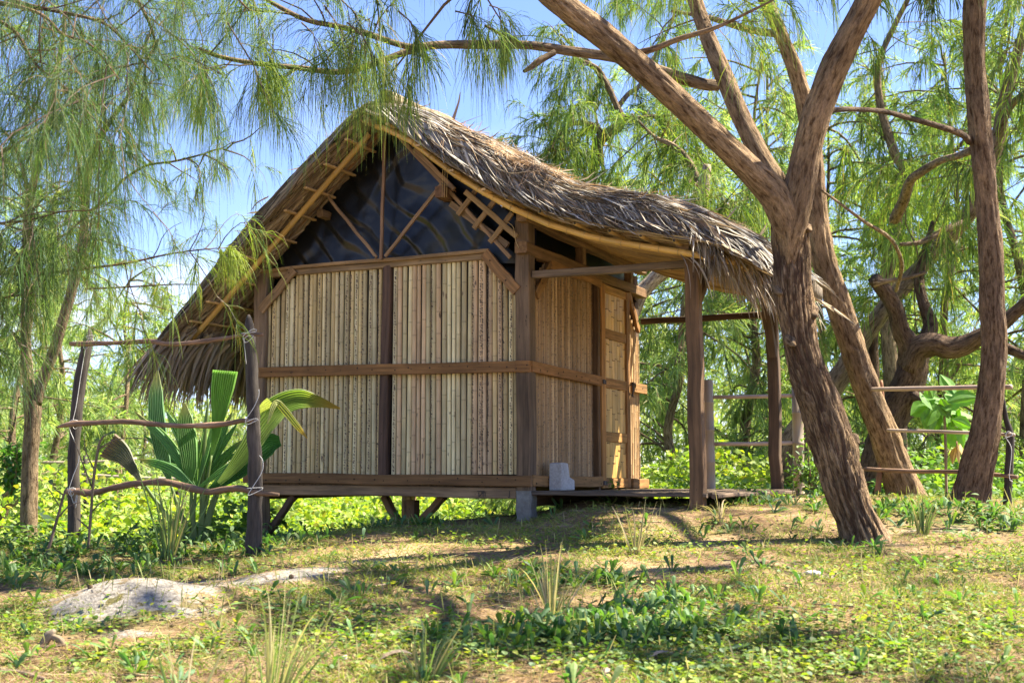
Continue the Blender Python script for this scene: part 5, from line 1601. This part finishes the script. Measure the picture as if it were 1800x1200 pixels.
pb = Gz(345, 8.7)
palm = thing('young_palm', pb, 'young coconut palm with broad pleated green leaves behind the stick fence', 'palm')
PG, PD, PY = (0.20, 0.40, 0.04), (0.12, 0.29, 0.05), (0.44, 0.50, 0.05)
OV = [(0, .15), (.2, .75), (.5, 1), (.8, .8), (1, .12)]
FAN = [(0, .12), (.4, .45), (.8, .9), (1, 1)]
LF = [([(300, 850), (286, 800), (276, 740), (274, 690), (277, 652)], 34, OV, (0.10, 0.24, 0.08), 9, 8.75, 0, (0.25, 0.24, 0.06)),
      ([(336, 850), (332, 800), (327, 755), (324, 708)], 38, OV, (0.14, 0.30, 0.05), 9, 8.6, 0, (0.28, 0.28, 0.06)),
      ([(372, 800), (380, 760), (387, 710), (396, 652)], 50, FAN, (0.16, 0.34, 0.04), 11, 8.55, 0, None),
      ([(385, 850), (408, 826), (440, 786), (466, 744), (492, 716), (525, 703), (560, 707), (598, 718)], 52, [(0, .2), (.25, .7), (.5, 1), (.75, .75), (1, .06)], (0.20, 0.30, 0.05), 10, 8.5, 0.25, (0.45, 0.30, 0.06)),
      ([(370, 860), (400, 838), (440, 806), (470, 780), (492, 775)], 50, [(0, .2), (.4, .85), (.8, 1), (1, .4)], (0.06, 0.19, 0.035), 10, 8.6, 0.1, None),
      ([(470, 745), (484, 708), (500, 720), (520, 745), (540, 770)], 14, OV, (0.22, 0.24, 0.04), 3, 8.5, 0, (0.55, 0.32, 0.03)),
      ([(248, 846), (232, 822), (214, 798), (190, 782)], 52, FAN, (0.17, 0.17, 0.10), 9, 8.75, 0, (0.25, 0.17, 0.10)),
      ([(440, 740), (460, 718), (476, 706)], 22, FAN, PY, 5, 8.5, 0, None)]
for tip, w_ in (((236, 722), 18), ((252, 764), 18), ((243, 806), 20), ((292, 722), 22), ((306, 730), 18), ((362, 742), 16), ((408, 724), 20), ((418, 742), 16), ((430, 770), 16), ((366, 700), 12), ((350, 770), 14), ((268, 790), 16), ((380, 720), 10), ((398, 760), 11), ((425, 790), 12), ((336, 730), 10), ((318, 700), 11), ((262, 735), 12), ((280, 812), 14), ((450, 800), 14)):
    LF.append(([(345, 860), ((345 + tip[0]) / 2 + 4, (860 + tip[1]) / 2 - 10), tip], w_, [(0, .3), (.4, 1), (.75, .8), (1, .06)], random.choice([PD, PG, (0.10, 0.26, 0.05)]), 4, random.uniform(8.55, 8.9), 0, (0.32, 0.28, 0.07) if random.random() < .5 else None))
for line, w_, shp, col, pl_, y_, bd, tipc in LF:
    mb = MB()
    q = [W(x, y, y_ + 0.05 * i) for i, (x, y) in enumerate(line)]
    blade_leaf(mb, q, w_ / F * y_ * 0.92, shp, A(*col) * 1.25, pl_, None, bd, tipc)
    mb.build('leaf', M_LEAF, palm)
mb = MB()
for a_, b_ in (((345, 960), (300, 850)), ((348, 960), (336, 850)), ((352, 960), (372, 800)), ((355, 960), (385, 850)), ((350, 960), (370, 860)), ((342, 960), (345, 860)), ((340, 960), (250, 846)), ((356, 960), (366, 700)), ((358, 960), (390, 850))):
    P, r = pxline([(a_[0], a_[1], 11), ((a_[0] + b_[0]) / 2 - 4, (a_[1] + b_[1]) / 2, 9), (b_[0], b_[1], 4)], 8.7, 8.7)
    tube(mb, P, r, 7, (0.16, 0.24, 0.05), 0.05)
mb.build('stalk', M_LEAF, palm, True)

# saplings by the fence
def sapling(name, label, lines, Y, col, leaves, lsize, lcol, cat='sapling'):
    t = thing(name, Gz(lines[0][0][0], Y), label, cat)
    mb = MB()
    for L_ in lines:
        P, r = pxline(L_, Y, Y, 0.04)
        tube(mb, P, r, 6, col, 0.15, (3, 8))
    mb.build('stem', M_STICK, t, True)
    for (x, y, dx, dy) in leaves:
        mb = MB()
        l_ = lsize * random.uniform(.8, 1.2)
        y_ = Y + random.uniform(-.12, .12)
        p0, p1 = W(x, y, y_), W(x + dx, y + dy, y_ - random.uniform(-.08, .12))
        blade_leaf(mb, [p0, (p0 + p1) / 2 + A(0, 0, .015), p1], l_, [(0, .1), (.3, .85), (.55, 1), (.8, .6), (1, .04)], A(*lcol) * random.uniform(.5, 1.3), 0, unit(np.cross(p1 - p0, rng.normal(0, .5, 3) + A(0, -1, .5))), 0.15)
        mb.build('leaf', M_LEAF, t)
    return t
sapling('sapling', 'thin bare-branched sapling with a leaf at its tip, right of the leaning left fence post',
        [[(155, 965, 5), (160, 900, 5), (166, 830, 5), (176, 775, 4), (190, 762, 2)], [(163, 860, 3), (140, 800, 2), (130, 770, 1)], [(168, 830, 3), (150, 790, 2), (148, 760, 1)], [(172, 790, 3), (205, 772, 2), (250, 770, 2)], [(160, 900, 3), (185, 878, 2), (215, 882, 1)], [(158, 930, 3), (135, 910, 2)]], 8.1,
        (0.20, 0.15, 0.10), [(184, 766, 20, -6), (170, 815, 6, 14), (162, 846, -8, 14), (176, 775, -14, 4), (138, 850, 4, 16)], 0.035, (0.13, 0.22, 0.04))
sapling('sapling', 'bare dark twiggy stick leaning left of the charred left post',
        [[(70, 1010, 6), (85, 965, 6), (98, 920, 5), (112, 870, 4), (118, 855, 2)], [(112, 870, 3), (98, 860, 2), (90, 848, 1)], [(98, 915, 3), (120, 890, 2), (150, 880, 1)], [(105, 890, 2), (80, 850, 1)]], 7.8, (0.17, 0.12, 0.09), [(140, 858, 10, 12), (92, 852, -8, -8)], 0.03, (0.10, 0.16, 0.04))
lp = []
for _ in range(22):
    x, y = 1660 + rng.normal(0, 17), 722 + rng.normal(0, 20)
    a_ = rng.uniform(0.15, 2.99) if rng.random() < .8 else rng.uniform(-0.3, 3.4)
    l_ = rng.uniform(36, 56)
    lp.append((x, y, math.cos(a_) * l_ * .7, math.sin(a_) * l_))
lp += [(1665, 706, 58, -8), (1655, 702, -34, 6), (1640, 700, -10, -20), (1675, 722, 40, 12)]
sapling('leafy_plant', 'bushy plant with big glossy lime leaves at the pole fence',
        [[(1664, 890, 5), (1663, 830, 5), (1662, 780, 5), (1660, 720, 4), (1660, 690, 3)]], 11.6, (0.25, 0.19, 0.12), lp, 0.155, (0.13, 0.32, 0.010), 'plant')
sapling('leafy_plant', 'brown withered leaf cluster hanging under the big-leaved plant', [[(1681, 775, 2), (1684, 800, 2)]], 11.4, (0.3, .2, .1), [(1683, 775, 3, 40), (1680, 785, -6, 30), (1688, 780, 8, 26)], 0.07, (0.40, 0.26, 0.05), 'dry leaves')
bl = []
for _ in range(120):
    x, y = 1425 + rng.normal(0, 26), 820 + rng.normal(0, 27)
    a_ = rng.uniform(0, 6.28)
    bl.append((x, y, math.cos(a_) * 15, math.sin(a_) * 9))
def bush(name, label, cx, cy, rx, ry, Y, n, size, cols, stems=7):
    t = thing(name, Gz(cx, Y), label, 'bush')
    mb = MB()
    tops = []
    for k in range(stems):
        x1, y1 = cx + rng.normal(0, rx), cy + rng.normal(-ry * .4, ry * .6)
        P, r = pxline([(cx + rng.normal(0, 6), cy + ry * 2.2, 5), ((cx + x1) / 2, cy + ry * .8, 4), (x1, y1, 2)], Y, Y + rng.normal(0, .15), 0.05)
        tube(mb, P, r, 5, (0.20, 0.15, 0.09), 0.1)
        tops.append(P)
    mb.build('stem', M_STICK, t, True)
    mb = MB()
    T_ = np.concatenate([P[len(P) // 3:] for P in tops])
    P0 = T_[rng.integers(0, len(T_), n)] + rng.normal(0, 0.05, (n, 3))
    d = unit(rng.normal(0, 1, (n, 3)) + A(0, 0, .2))
    u = np.linspace(0, 1, 5)
    ln = rng.uniform(.7, 1.2, n) * size
    P = P0[:, None] + d[:, None] * (ln[:, None] * u)[..., None] - UP * (ln[:, None] * .25 * u ** 2)[..., None]
    ribbons(mb, P, leaf_shape(u)[None] * (ln * .5)[:, None], unit(np.cross(d, rng.normal(0, .5, (n, 3)) + UP)), mixcol(n, cols, np.ones(len(cols)), .15), fold=-0.12)
    mb.build('leaves', M_LEAF, t)
    return t
bush('shrub', 'small open-leaved green shrub at the foot of the right bamboo post', 1425, 815, 28, 30, 11.0, 330, 0.055, [(0.10, 0.20, 0.03), (0.16, 0.26, 0.03), (0.07, 0.14, 0.03)])
bush('shrub', 'dark green shrub far left behind the slender forked trunk', 25, 800, 24, 40, 15.0, 420, 0.10, [(0.05, 0.14, 0.02), (0.07, 0.18, 0.02)])
mb = MB()
c0 = W(78, 905, 13.5)
mb.add([W(38, 868, 13.6), W(50, 872, 13.4), W(98, 916, 13.0), W(86, 920, 13.4), W(39, 870, 13.7), W(86, 922, 13.5)], [(0, 1, 2, 3), (0, 3, 5, 4)])
tag(mb.build('plastic_or_shade_sheet', M_SHEET), 'pale blue scrap of sheet slanting in the scrub behind the slender left trunk', 'sheet')

# ---------------------------------------------------------------- tall grass tufts
def tuft(label, px, py, n, hpx, spread, cols, wpx=3.2, lean=0.0, droop=0.25, base=None, seeds=0.0, group=None):
    g = G(px, py) if base is None else base
    Y = g[1]
    t = thing('grass_tuft', g, label, 'grass tuft')
    h = hpx / F * Y
    a_ = rng.uniform(0, 6.28, n)
    out = np.stack([np.cos(a_), np.sin(a_), 0 * a_], -1)
    b_ = g + out * rng.uniform(0, 0.03 + 0.02 * spread, n)[:, None] - A(0, 0, .02)
    tilt = rng.normal(0, spread, n)[:, None]
    d = unit(UP + out * np.abs(tilt) + A(lean, 0, 0))
    ln = h * rng.uniform(0.45, 1.05, n)
    K = 7
    u = np.linspace(0, 1, K)[None, :, None]
    dr = (droop * rng.uniform(0.2, 1.6, n) ** 2)[:, None, None]
    bd = unit(out + A(lean, 0, 0) + rng.normal(0, .3, (n, 3)))
    P = b_[:, None] + ln[:, None, None] * (d[:, None] * (u - dr * u ** 3 * .3) + (bd[:, None] * 0.8 - UP * 0.6) * dr * u ** 3)
    w = wpx / F * Y * rng.uniform(.7, 1.2, n)[:, None] * np.array([.8, 1, 1, .9, .75, .5, .12])[None]
    mb = MB()
    ribbons(mb, P, w, unit(np.cross(d, rng.normal(0, 1, (n, 3)))), mixcol(n, cols, np.ones(len(cols)), .15), fold=0.2)
    o = mb.build('blades', M_GRASS, t)
    return t
GG = [(0.16, 0.24, 0.07), (0.22, 0.28, 0.10), (0.34, 0.30, 0.14), (0.12, 0.20, 0.05)]
DG = [(0.42, 0.34, 0.19), (0.34, 0.30, 0.14), (0.26, 0.26, 0.10), (0.48, 0.40, 0.24)]
tuft('tall green grass stems, biggest and closest to the lens, bottom left of centre', 490, 1215, 30, 290, 0.30, [(0.24, 0.34, 0.09), (0.32, 0.38, 0.13), (0.40, 0.36, 0.17), (0.18, 0.28, 0.06)], 4.6, 0.18, 0.12, EYE * A(1, 1, 0) + A((490 - 900) / F * 4.3, 4.3, float(gz(A(-.8), A(4.3))[0])))
tuft('thin yellowing stems crossing the lower left foreground beside the wood stub', 335, 1215, 7, 180, 0.22, DG + GG[:1], 5.5, -0.10, 0.10, EYE * A(1, 1, 0) + A((335 - 900) / F * 4.3, 4.3, float(gz(A(-1.1), A(4.3))[0])))
tuft('bushy green and straw tuft cut by the lower frame edge, left of the strap-leaved weeds', 745, 1200, 34, 150, 0.42, GG, 4.2, 0.16, 0.2)
tuft('straw-coloured tuft standing among strap-leaved weeds in the centre foreground', 968, 1085, 30, 150, 0.30, DG, 3.4, 0.02, 0.10)
tuft('sparse dry tuft on the bare slope below the stone block', 1118, 975, 16, 105, 0.26, DG, 3.4, 0.08, 0.12)
tuft('curling dry tuft in front of the porch front post', 1268, 920, 16, 88, 0.30, DG, 2.8, 0.0, 0.5)
tuft('green upright tuft right of the nearest trunk foot', 1622, 938, 24, 95, 0.24, GG + DG[:2], 3.2, 0.08, 0.12)
tuft('dense pale green tuft at the foot of the young palm', 297, 985, 46, 170, 0.20, GG, 3.2, 0.04, 0.10)
tuft('arching green stems against the bamboo wall, right of the charred right post', 478, 945, 26, 190, 0.34, GG, 2.8, 0.12, 0.35)
tuft('loose bent straw stems low at the left edge of the picture', 5, 1010, 14, 100, 0.55, DG + GG[:2], 3.5, 0.25, 0.6)
tuft('short dry wisp before the concrete footing of the hut', 938, 905, 9, 62, 0.5, DG, 2.4, 0.0, 0.5)
tuft('pale wisp at the right frame edge beside the last fence post', 1790, 915, 10, 70, 0.4, GG, 3.0, -0.1, 0.3)

# ---------------------------------------------------------------- ground cover
def scatter(n, dens, lo_=0.0):
    """ground points spread evenly over the picture's ground area, thinned by dens(x, y)"""
    y = 3.9 * (11.8 / 3.9) ** rng.random(n)
    u = rng.uniform(-0.50, 0.50, n)
    x = u * y
    p = dens(x, y)
    ok = rng.random(n) < p
    x, y = x[ok], y[ok]
    return np.stack([x, y, gz(x, y)], -1)

def sandy(x, y):
    return np.clip(blobs(x, y, SAND) * 1.2, 0, 0.975)

def front(x, y):
    """fades the cover out under the hut floor"""
    s = (x - HO[0]) * HA[0] + (y - HO[1]) * HA[1]
    t = (x - HO[0]) * HB[0] + (y - HO[1]) * HB[1]
    return 1 - 0.9 * ((s > -1.3) & (s < 2.45) & (t > 0.35) & (t < 2.6))

def cover(name, label, cat, P0, ln, wr, kind, cols, wts, elev, mat, fold=-0.10, curl=0.3, K=6, clump=None):
    n = len(P0)
    a_ = rng.uniform(0, 6.28, n) if clump is None else clump
    e = rng.uniform(*elev, n)
    d = np.stack([np.cos(a_) * np.cos(e), np.sin(a_) * np.cos(e), np.sin(e)], -1)
    u = np.linspace(0, 1, K)
    L_ = rng.uniform(*ln, n)
    P = P0[:, None] + d[:, None] * (L_[:, None] * u)[..., None] - UP * (L_[:, None] * curl * u ** 2)[..., None]
    P[..., 2] = np.maximum(P[..., 2], gz(P[..., 0].ravel(), P[..., 1].ravel()).reshape(P.shape[:2]) + 0.003)
    w = leaf_shape(u, kind)[None] * (L_ * wr)[:, None]
    mb = MB()
    ribbons(mb, P, w, unit(np.cross(d, UP + rng.normal(0, .25, (n, 3)))), mixcol(n, cols, wts, .14), fold=fold)
    o = mb.build(name, mat)
    tag(o, label, cat, None, 'stuff')
    return o

# needle litter and fine straw lying on the soil
P0 = scatter(75000, lambda x, y: front(x, y) * np.clip((0.25 + 1.2 * n2(x, y, 2.2, 61)) * (1 - 0.93 * sandy(x, y)), 0, 1))
n = len(P0)
a_ = rng.uniform(0, 6.28, n)
d = np.stack([np.cos(a_), np.sin(a_), rng.uniform(-0.05, 0.22, n)], -1)
mb = MB()
P = P0[:, None] + A(0, 0, .006) + d[:, None] * (rng.uniform(.05, .16, n)[:, None] * np.linspace(0, 1, 3))[..., None]
ribbons(mb, P, rng.uniform(.0018, .0035, n)[:, None] * np.array([[1, 1, .4]]), unit(np.cross(d, UP + rng.normal(0, .3, (n, 3)))), mixcol(n, [(0.36, 0.25, 0.14), (0.27, 0.17, 0.095), (0.46, 0.36, 0.20), (0.17, 0.11, 0.07)], (3, 3, 2, 2)))
tag(mb.build('needle_litter', M_GRASS), 'brown fallen needles matted over the sandy slope', 'litter', None, 'stuff')

# broken twigs
P0 = scatter(1500, lambda x, y: front(x, y) * np.clip(1.6 * n2(x, y, 1.1, 63) - .4, 0, 1))
n = len(P0)
a_ = rng.uniform(0, 6.28, n)
d = np.stack([np.cos(a_), np.sin(a_), rng.uniform(0.0, 0.10, n)], -1)
mb = MB()
P = P0[:, None] + A(0, 0, .010) + d[:, None] * (rng.uniform(.06, .24, n)[:, None] * np.linspace(0, 1, 4))[..., None] + rng.normal(0, .006, (n, 4, 3)) * A(1, 1, .3)
for i in range(n):
    tube(mb, P[i], np.linspace(.0035, .0015, 4) * random.uniform(.6, 1.4), 5, A(0.20, 0.14, 0.10) * random.uniform(.5, 1.6))
tag(mb.build('fallen_twigs', M_STICK), 'short broken twigs strewn over the slope', 'twigs', None, 'stuff')

# short yellow-green turf
P0 = scatter(210000, lambda x, y: front(x, y) * np.clip((3.0 * n2(x, y, 1.6, 71, 3) - 1.15) * (1 - sandy(x, y)), 0.03, 1) * 0.9)
n = len(P0)
mb = MB()
a_ = rng.uniform(0, 6.28, n)
d = unit(np.stack([np.cos(a_) * .7, np.sin(a_) * .7, rng.uniform(.35, 1.1, n)], -1))
ln = rng.uniform(.022, .075, n)
u = np.linspace(0, 1, 3)
P = P0[:, None] + d[:, None] * (ln[:, None] * u)[..., None] - UP * (ln[:, None] * .25 * u ** 2)[..., None]
yel = n2(P0[:, 0], P0[:, 1], 1.1, 83)[:, None]
c = mixcol(n, [(0.25, 0.25, 0.04), (0.18, 0.25, 0.025), (0.34, 0.26, 0.09)], (3, 5, 2.5)) * yel * 1.3 + mixcol(n, [(0.11, 0.18, 0.035), (0.16, 0.23, 0.04)], (1, 1)) * (1 - yel)
ribbons(mb, P, rng.uniform(.003, .0065, n)[:, None] * np.array([[.8, 1, .2]]), unit(np.cross(d, rng.normal(0, 1, (n, 3)))), c)
tag(mb.build('short_grass', M_GRASS), 'short yellowish creeping turf growing in patches on the slope', 'grass', None, 'stuff')

# round-leaved creepers
P0 = scatter(85000, lambda x, y: front(x, y) * np.clip((blobs(x, y, ROUND) * 0.8 + 0.35 * (n2(x, y, 1.3, 91, 3) - 0.42) * 4) * (1 - sandy(x, y)), 0.01, 1) * np.clip(1.25 - (y - 4) / 8, .35, 1))
P0[:, 2] += rng.uniform(0.003, 0.05, len(P0))
cover('creeping_weeds', 'low round-leaved bright green creepers carpeting the foreground', 'weeds', P0, (.015, .034), 0.82, 'round', [(0.13, 0.22, 0.025), (0.20, 0.29, 0.025), (0.30, 0.33, 0.035), (0.08, 0.16, 0.03)], (3, 3, 2, 2), (-0.1, 0.9), M_LEAF, -0.10, 0.35)

# strap-leaved rosettes
C0 = scatter(9500, lambda x, y: front(x, y) * np.clip(blobs(x, y, STRAP) * 0.75 + 0.03, 0, 1) * (1 - sandy(x, y)))
kk = rng.integers(5, 10, len(C0))
P0 = np.repeat(C0, kk, 0) + rng.normal(0, .008, (kk.sum(), 3)) * A(1, 1, 0)
cover('strap_weeds', 'blue-green strap-leaved weeds in rosettes over the slope and round the fence feet', 'weeds', P0, (.055, .15), 0.20, 'strap', [(0.06, 0.15, 0.03), (0.095, 0.20, 0.035), (0.15, 0.26, 0.05), (0.14, 0.22, 0.025)], (3, 3, 1, 2), (0.3, 1.35), M_LEAF, 0.12, 0.30)

# taller herbs on the left bank and along the crest
C0 = scatter(4200, lambda x, y: front(x, y) * np.clip(blobs(x, y, [(120, 975, .7, .35, 1.0), (300, 950, .7, .3, 1.0), (40, 960, .5, .4, 1.2), (640, 915, .4, .2, .7), (1400, 880, .4, .2, .5), (1700, 905, .6, .25, .6), (1120, 875, .5, .12, .9), (1010, 880, .25, .10, 1.6), (1110, 874, .3, .10, 1.6), (1210, 872, .25, .1, 1.4), (1320, 870, .3, .1, 1.2)]), 0, 1) * (1 - sandy(x, y)))
kk = rng.integers(6, 12, len(C0))
P0 = np.repeat(C0, kk, 0) + rng.normal(0, .02, (kk.sum(), 3)) * A(1, 1, 0)
P0[:, 2] += rng.uniform(0, .14, len(P0))
cover('leafy_herbs', 'tangled leafy green herbs on the left bank and along the crest of the mound', 'weeds', P0, (.04, .10), 0.38, 'oval', [(0.08, 0.16, 0.022), (0.125, 0.21, 0.025), (0.055, 0.12, 0.022), (0.18, 0.25, 0.03)], (3, 3, 2, 1), (-0.2, 1.0), M_LEAF, -0.12, 0.35)

# seed spikes rising over the turf
P0 = scatter(5200, lambda x, y: front(x, y) * np.clip(1.5 * n2(x, y, 1.2, 97) - .4, 0, .8))
n = len(P0)
mb = MB()
d = unit(UP + rng.normal(0, .22, (n, 3)) * A(1, 1, 0))
P = P0[:, None] + d[:, None] * (rng.uniform(.05, .13, n)[:, None] * np.linspace(0, 1, 4))[..., None]
ribbons(mb, P, rng.uniform(.003, .006, n)[:, None] * np.array([[.5, .5, 1.2, .4]]), unit(np.cross(d, rng.normal(0, 1, (n, 3)))), mixcol(n, [(0.33, 0.33, 0.10), (0.22, 0.27, 0.06), (0.45, 0.38, 0.20)], (1, 1, 1)))
tag(mb.build('seed_spikes', M_GRASS), 'thin seed spikes standing over the turf', 'grass', None, 'stuff')

# single bits lying about
def lump(name, label, cat, px, py, size, col, mat, flat=0.5, seed=1, sub=14):
    g = G(px, py)
    mb = MB()
    th = np.linspace(0, 2 * math.pi, sub, endpoint=False)
    ph = np.linspace(-math.pi / 2, math.pi / 2, 9)
    V = np.array([[math.cos(p) * math.cos(t), math.cos(p) * math.sin(t), math.sin(p)] for p in ph for t in th])
    r = 0.65 + 0.7 * fbm(V * 1.4 + seed * 9.1, 3, seed)
    V = V * r[:, None] * A(*size) + g + A(0, 0, size[2] * flat)
    q = [(i * sub + j, i * sub + (j + 1) % sub, (i + 1) * sub + (j + 1) % sub, (i + 1) * sub + j) for i in range(8) for j in range(sub)]
    mb.add(V, q, None, col, V * 1.0)
    return tag(mb.build(name, mat, None, True), label, cat)
stub = thing('wood_stub', G(92, 1135), 'weathered grey wood stub poking from creepers in the lower left', 'wood stub')
mb = MB()
limbp = pxline([(60, 1146, 10), (74, 1134, 13), (87, 1116, 15), (96, 1106, 7)], G(90, 1135)[1], None, 0.01)
tube(mb, limbp[0], limbp[1], 12, (0.24, 0.19, 0.13), 0.5, (3, 24), True, 4, .3)
limbp = pxline([(88, 1116, 11), (104, 1124, 12), (118, 1140, 8)], G(90, 1135)[1], None, 0.01)
tube(mb, limbp[0], limbp[1], 12, (0.22, 0.17, 0.11), 0.5, (3, 24), True, 7, .3)
mb.build('wood', M_STICK, stub, True)
def lying(name, label, cat, L_, col, n=8):
    g = [G(x, y) for x, y, _ in L_]
    R = np.array([np.append(p + A(0, 0, w / 2 / F * p[1] * .8), w / 2 / F * p[1]) for p, (_, _, w) in zip(g, L_)])
    C_ = crom(R, .02)
    mb = MB()
    tube(mb, C_[:, :3], C_[:, 3], n, col, .25, (2, 10), True, random.randint(0, 99), .3)
    return tag(mb.build(name, M_STICK, None, True), label, cat)
lying('fallen_stick', 'bent grey stick lying among creepers near the lower right', 'stick', [(1560, 1145, 4), (1595, 1152, 5), (1630, 1162, 4), (1650, 1168, 2)], (0.16, 0.12, 0.10))
lying('fallen_stick', 'dark stick lying beside the green tuft right of the nearest trunk', 'stick', [(1630, 930, 3), (1660, 931, 4), (1692, 932, 3)], (0.13, 0.09, 0.07))
lying('fallen_stick', 'brown stick lying across the lower left corner', 'stick', [(0, 1182, 7), (40, 1186, 8), (80, 1196, 7)], (0.22, 0.16, 0.11))
lying('fallen_stick', 'short pale stick on the slope below the hut, left of centre', 'stick', [(655, 1032, 4), (690, 1026, 4), (715, 1020, 3)], (0.36, 0.28, 0.20))
def husk(label, px, py, ang, l_, w_):
    g = G(px, py)
    mb = MB()
    d = A(math.cos(ang), math.sin(ang), .12)
    u = np.linspace(0, 1, 6)
    P = g + A(0, 0, .012) + d * (l_ * u)[:, None] + UP * (.02 * np.sin(u * 3))[:, None]
    ribbons(mb, P[None], (w_ * np.array([.5, 1, 1, .9, .7, .3]))[None], np.cross(d, UP)[None], np.array([(0.27, 0.20, 0.13)]), fold=.25)
    return tag(mb.build('dry_leaf', M_THATCH), label, 'dry leaf')
husk('curled tan dead leaf lying right of the strap weeds at bottom centre', 1135, 1165, 0.4, .12, .03)
husk('pale tan dead leaf among creepers at the bottom, left of centre', 665, 1165, 0.3, .13, .035)
husk('upright bit of pale husk at the bottom frame edge in the middle', 1062, 1195, 1.2, .06, .03)
lump('white_stone', 'small white stone by the creepers in the lower left middle', 'stone', 606, 1160, (.013, .012, .014), (1, 1, 1), M_STONE, .4, 3)
lump('white_stone', 'flat pale stone set in the slope between the nearest trunk and the middle', 'stone', 1428, 1010, (.05, .04, .018), (1, 1, 1), M_STONE, .4, 5)
for k, (px, py, lab) in enumerate([(352, 1016, 'small brown cone on the right flank of the white sand heap'), (404, 1012, 'brown cone between the two patches of white sand'), (512, 1016, 'brown cone on the white sand patch right of the heap'), (158, 1034, 'dark cone at the left foot of the white sand heap'), (1340, 992, 'dark cone on the bare slope left of the nearest trunk')]):
    lump('pine_cone', lab, 'cone', px, py, (.013, .013, .013), (0.10, 0.065, 0.04), M_STICK, .7, k + 11)
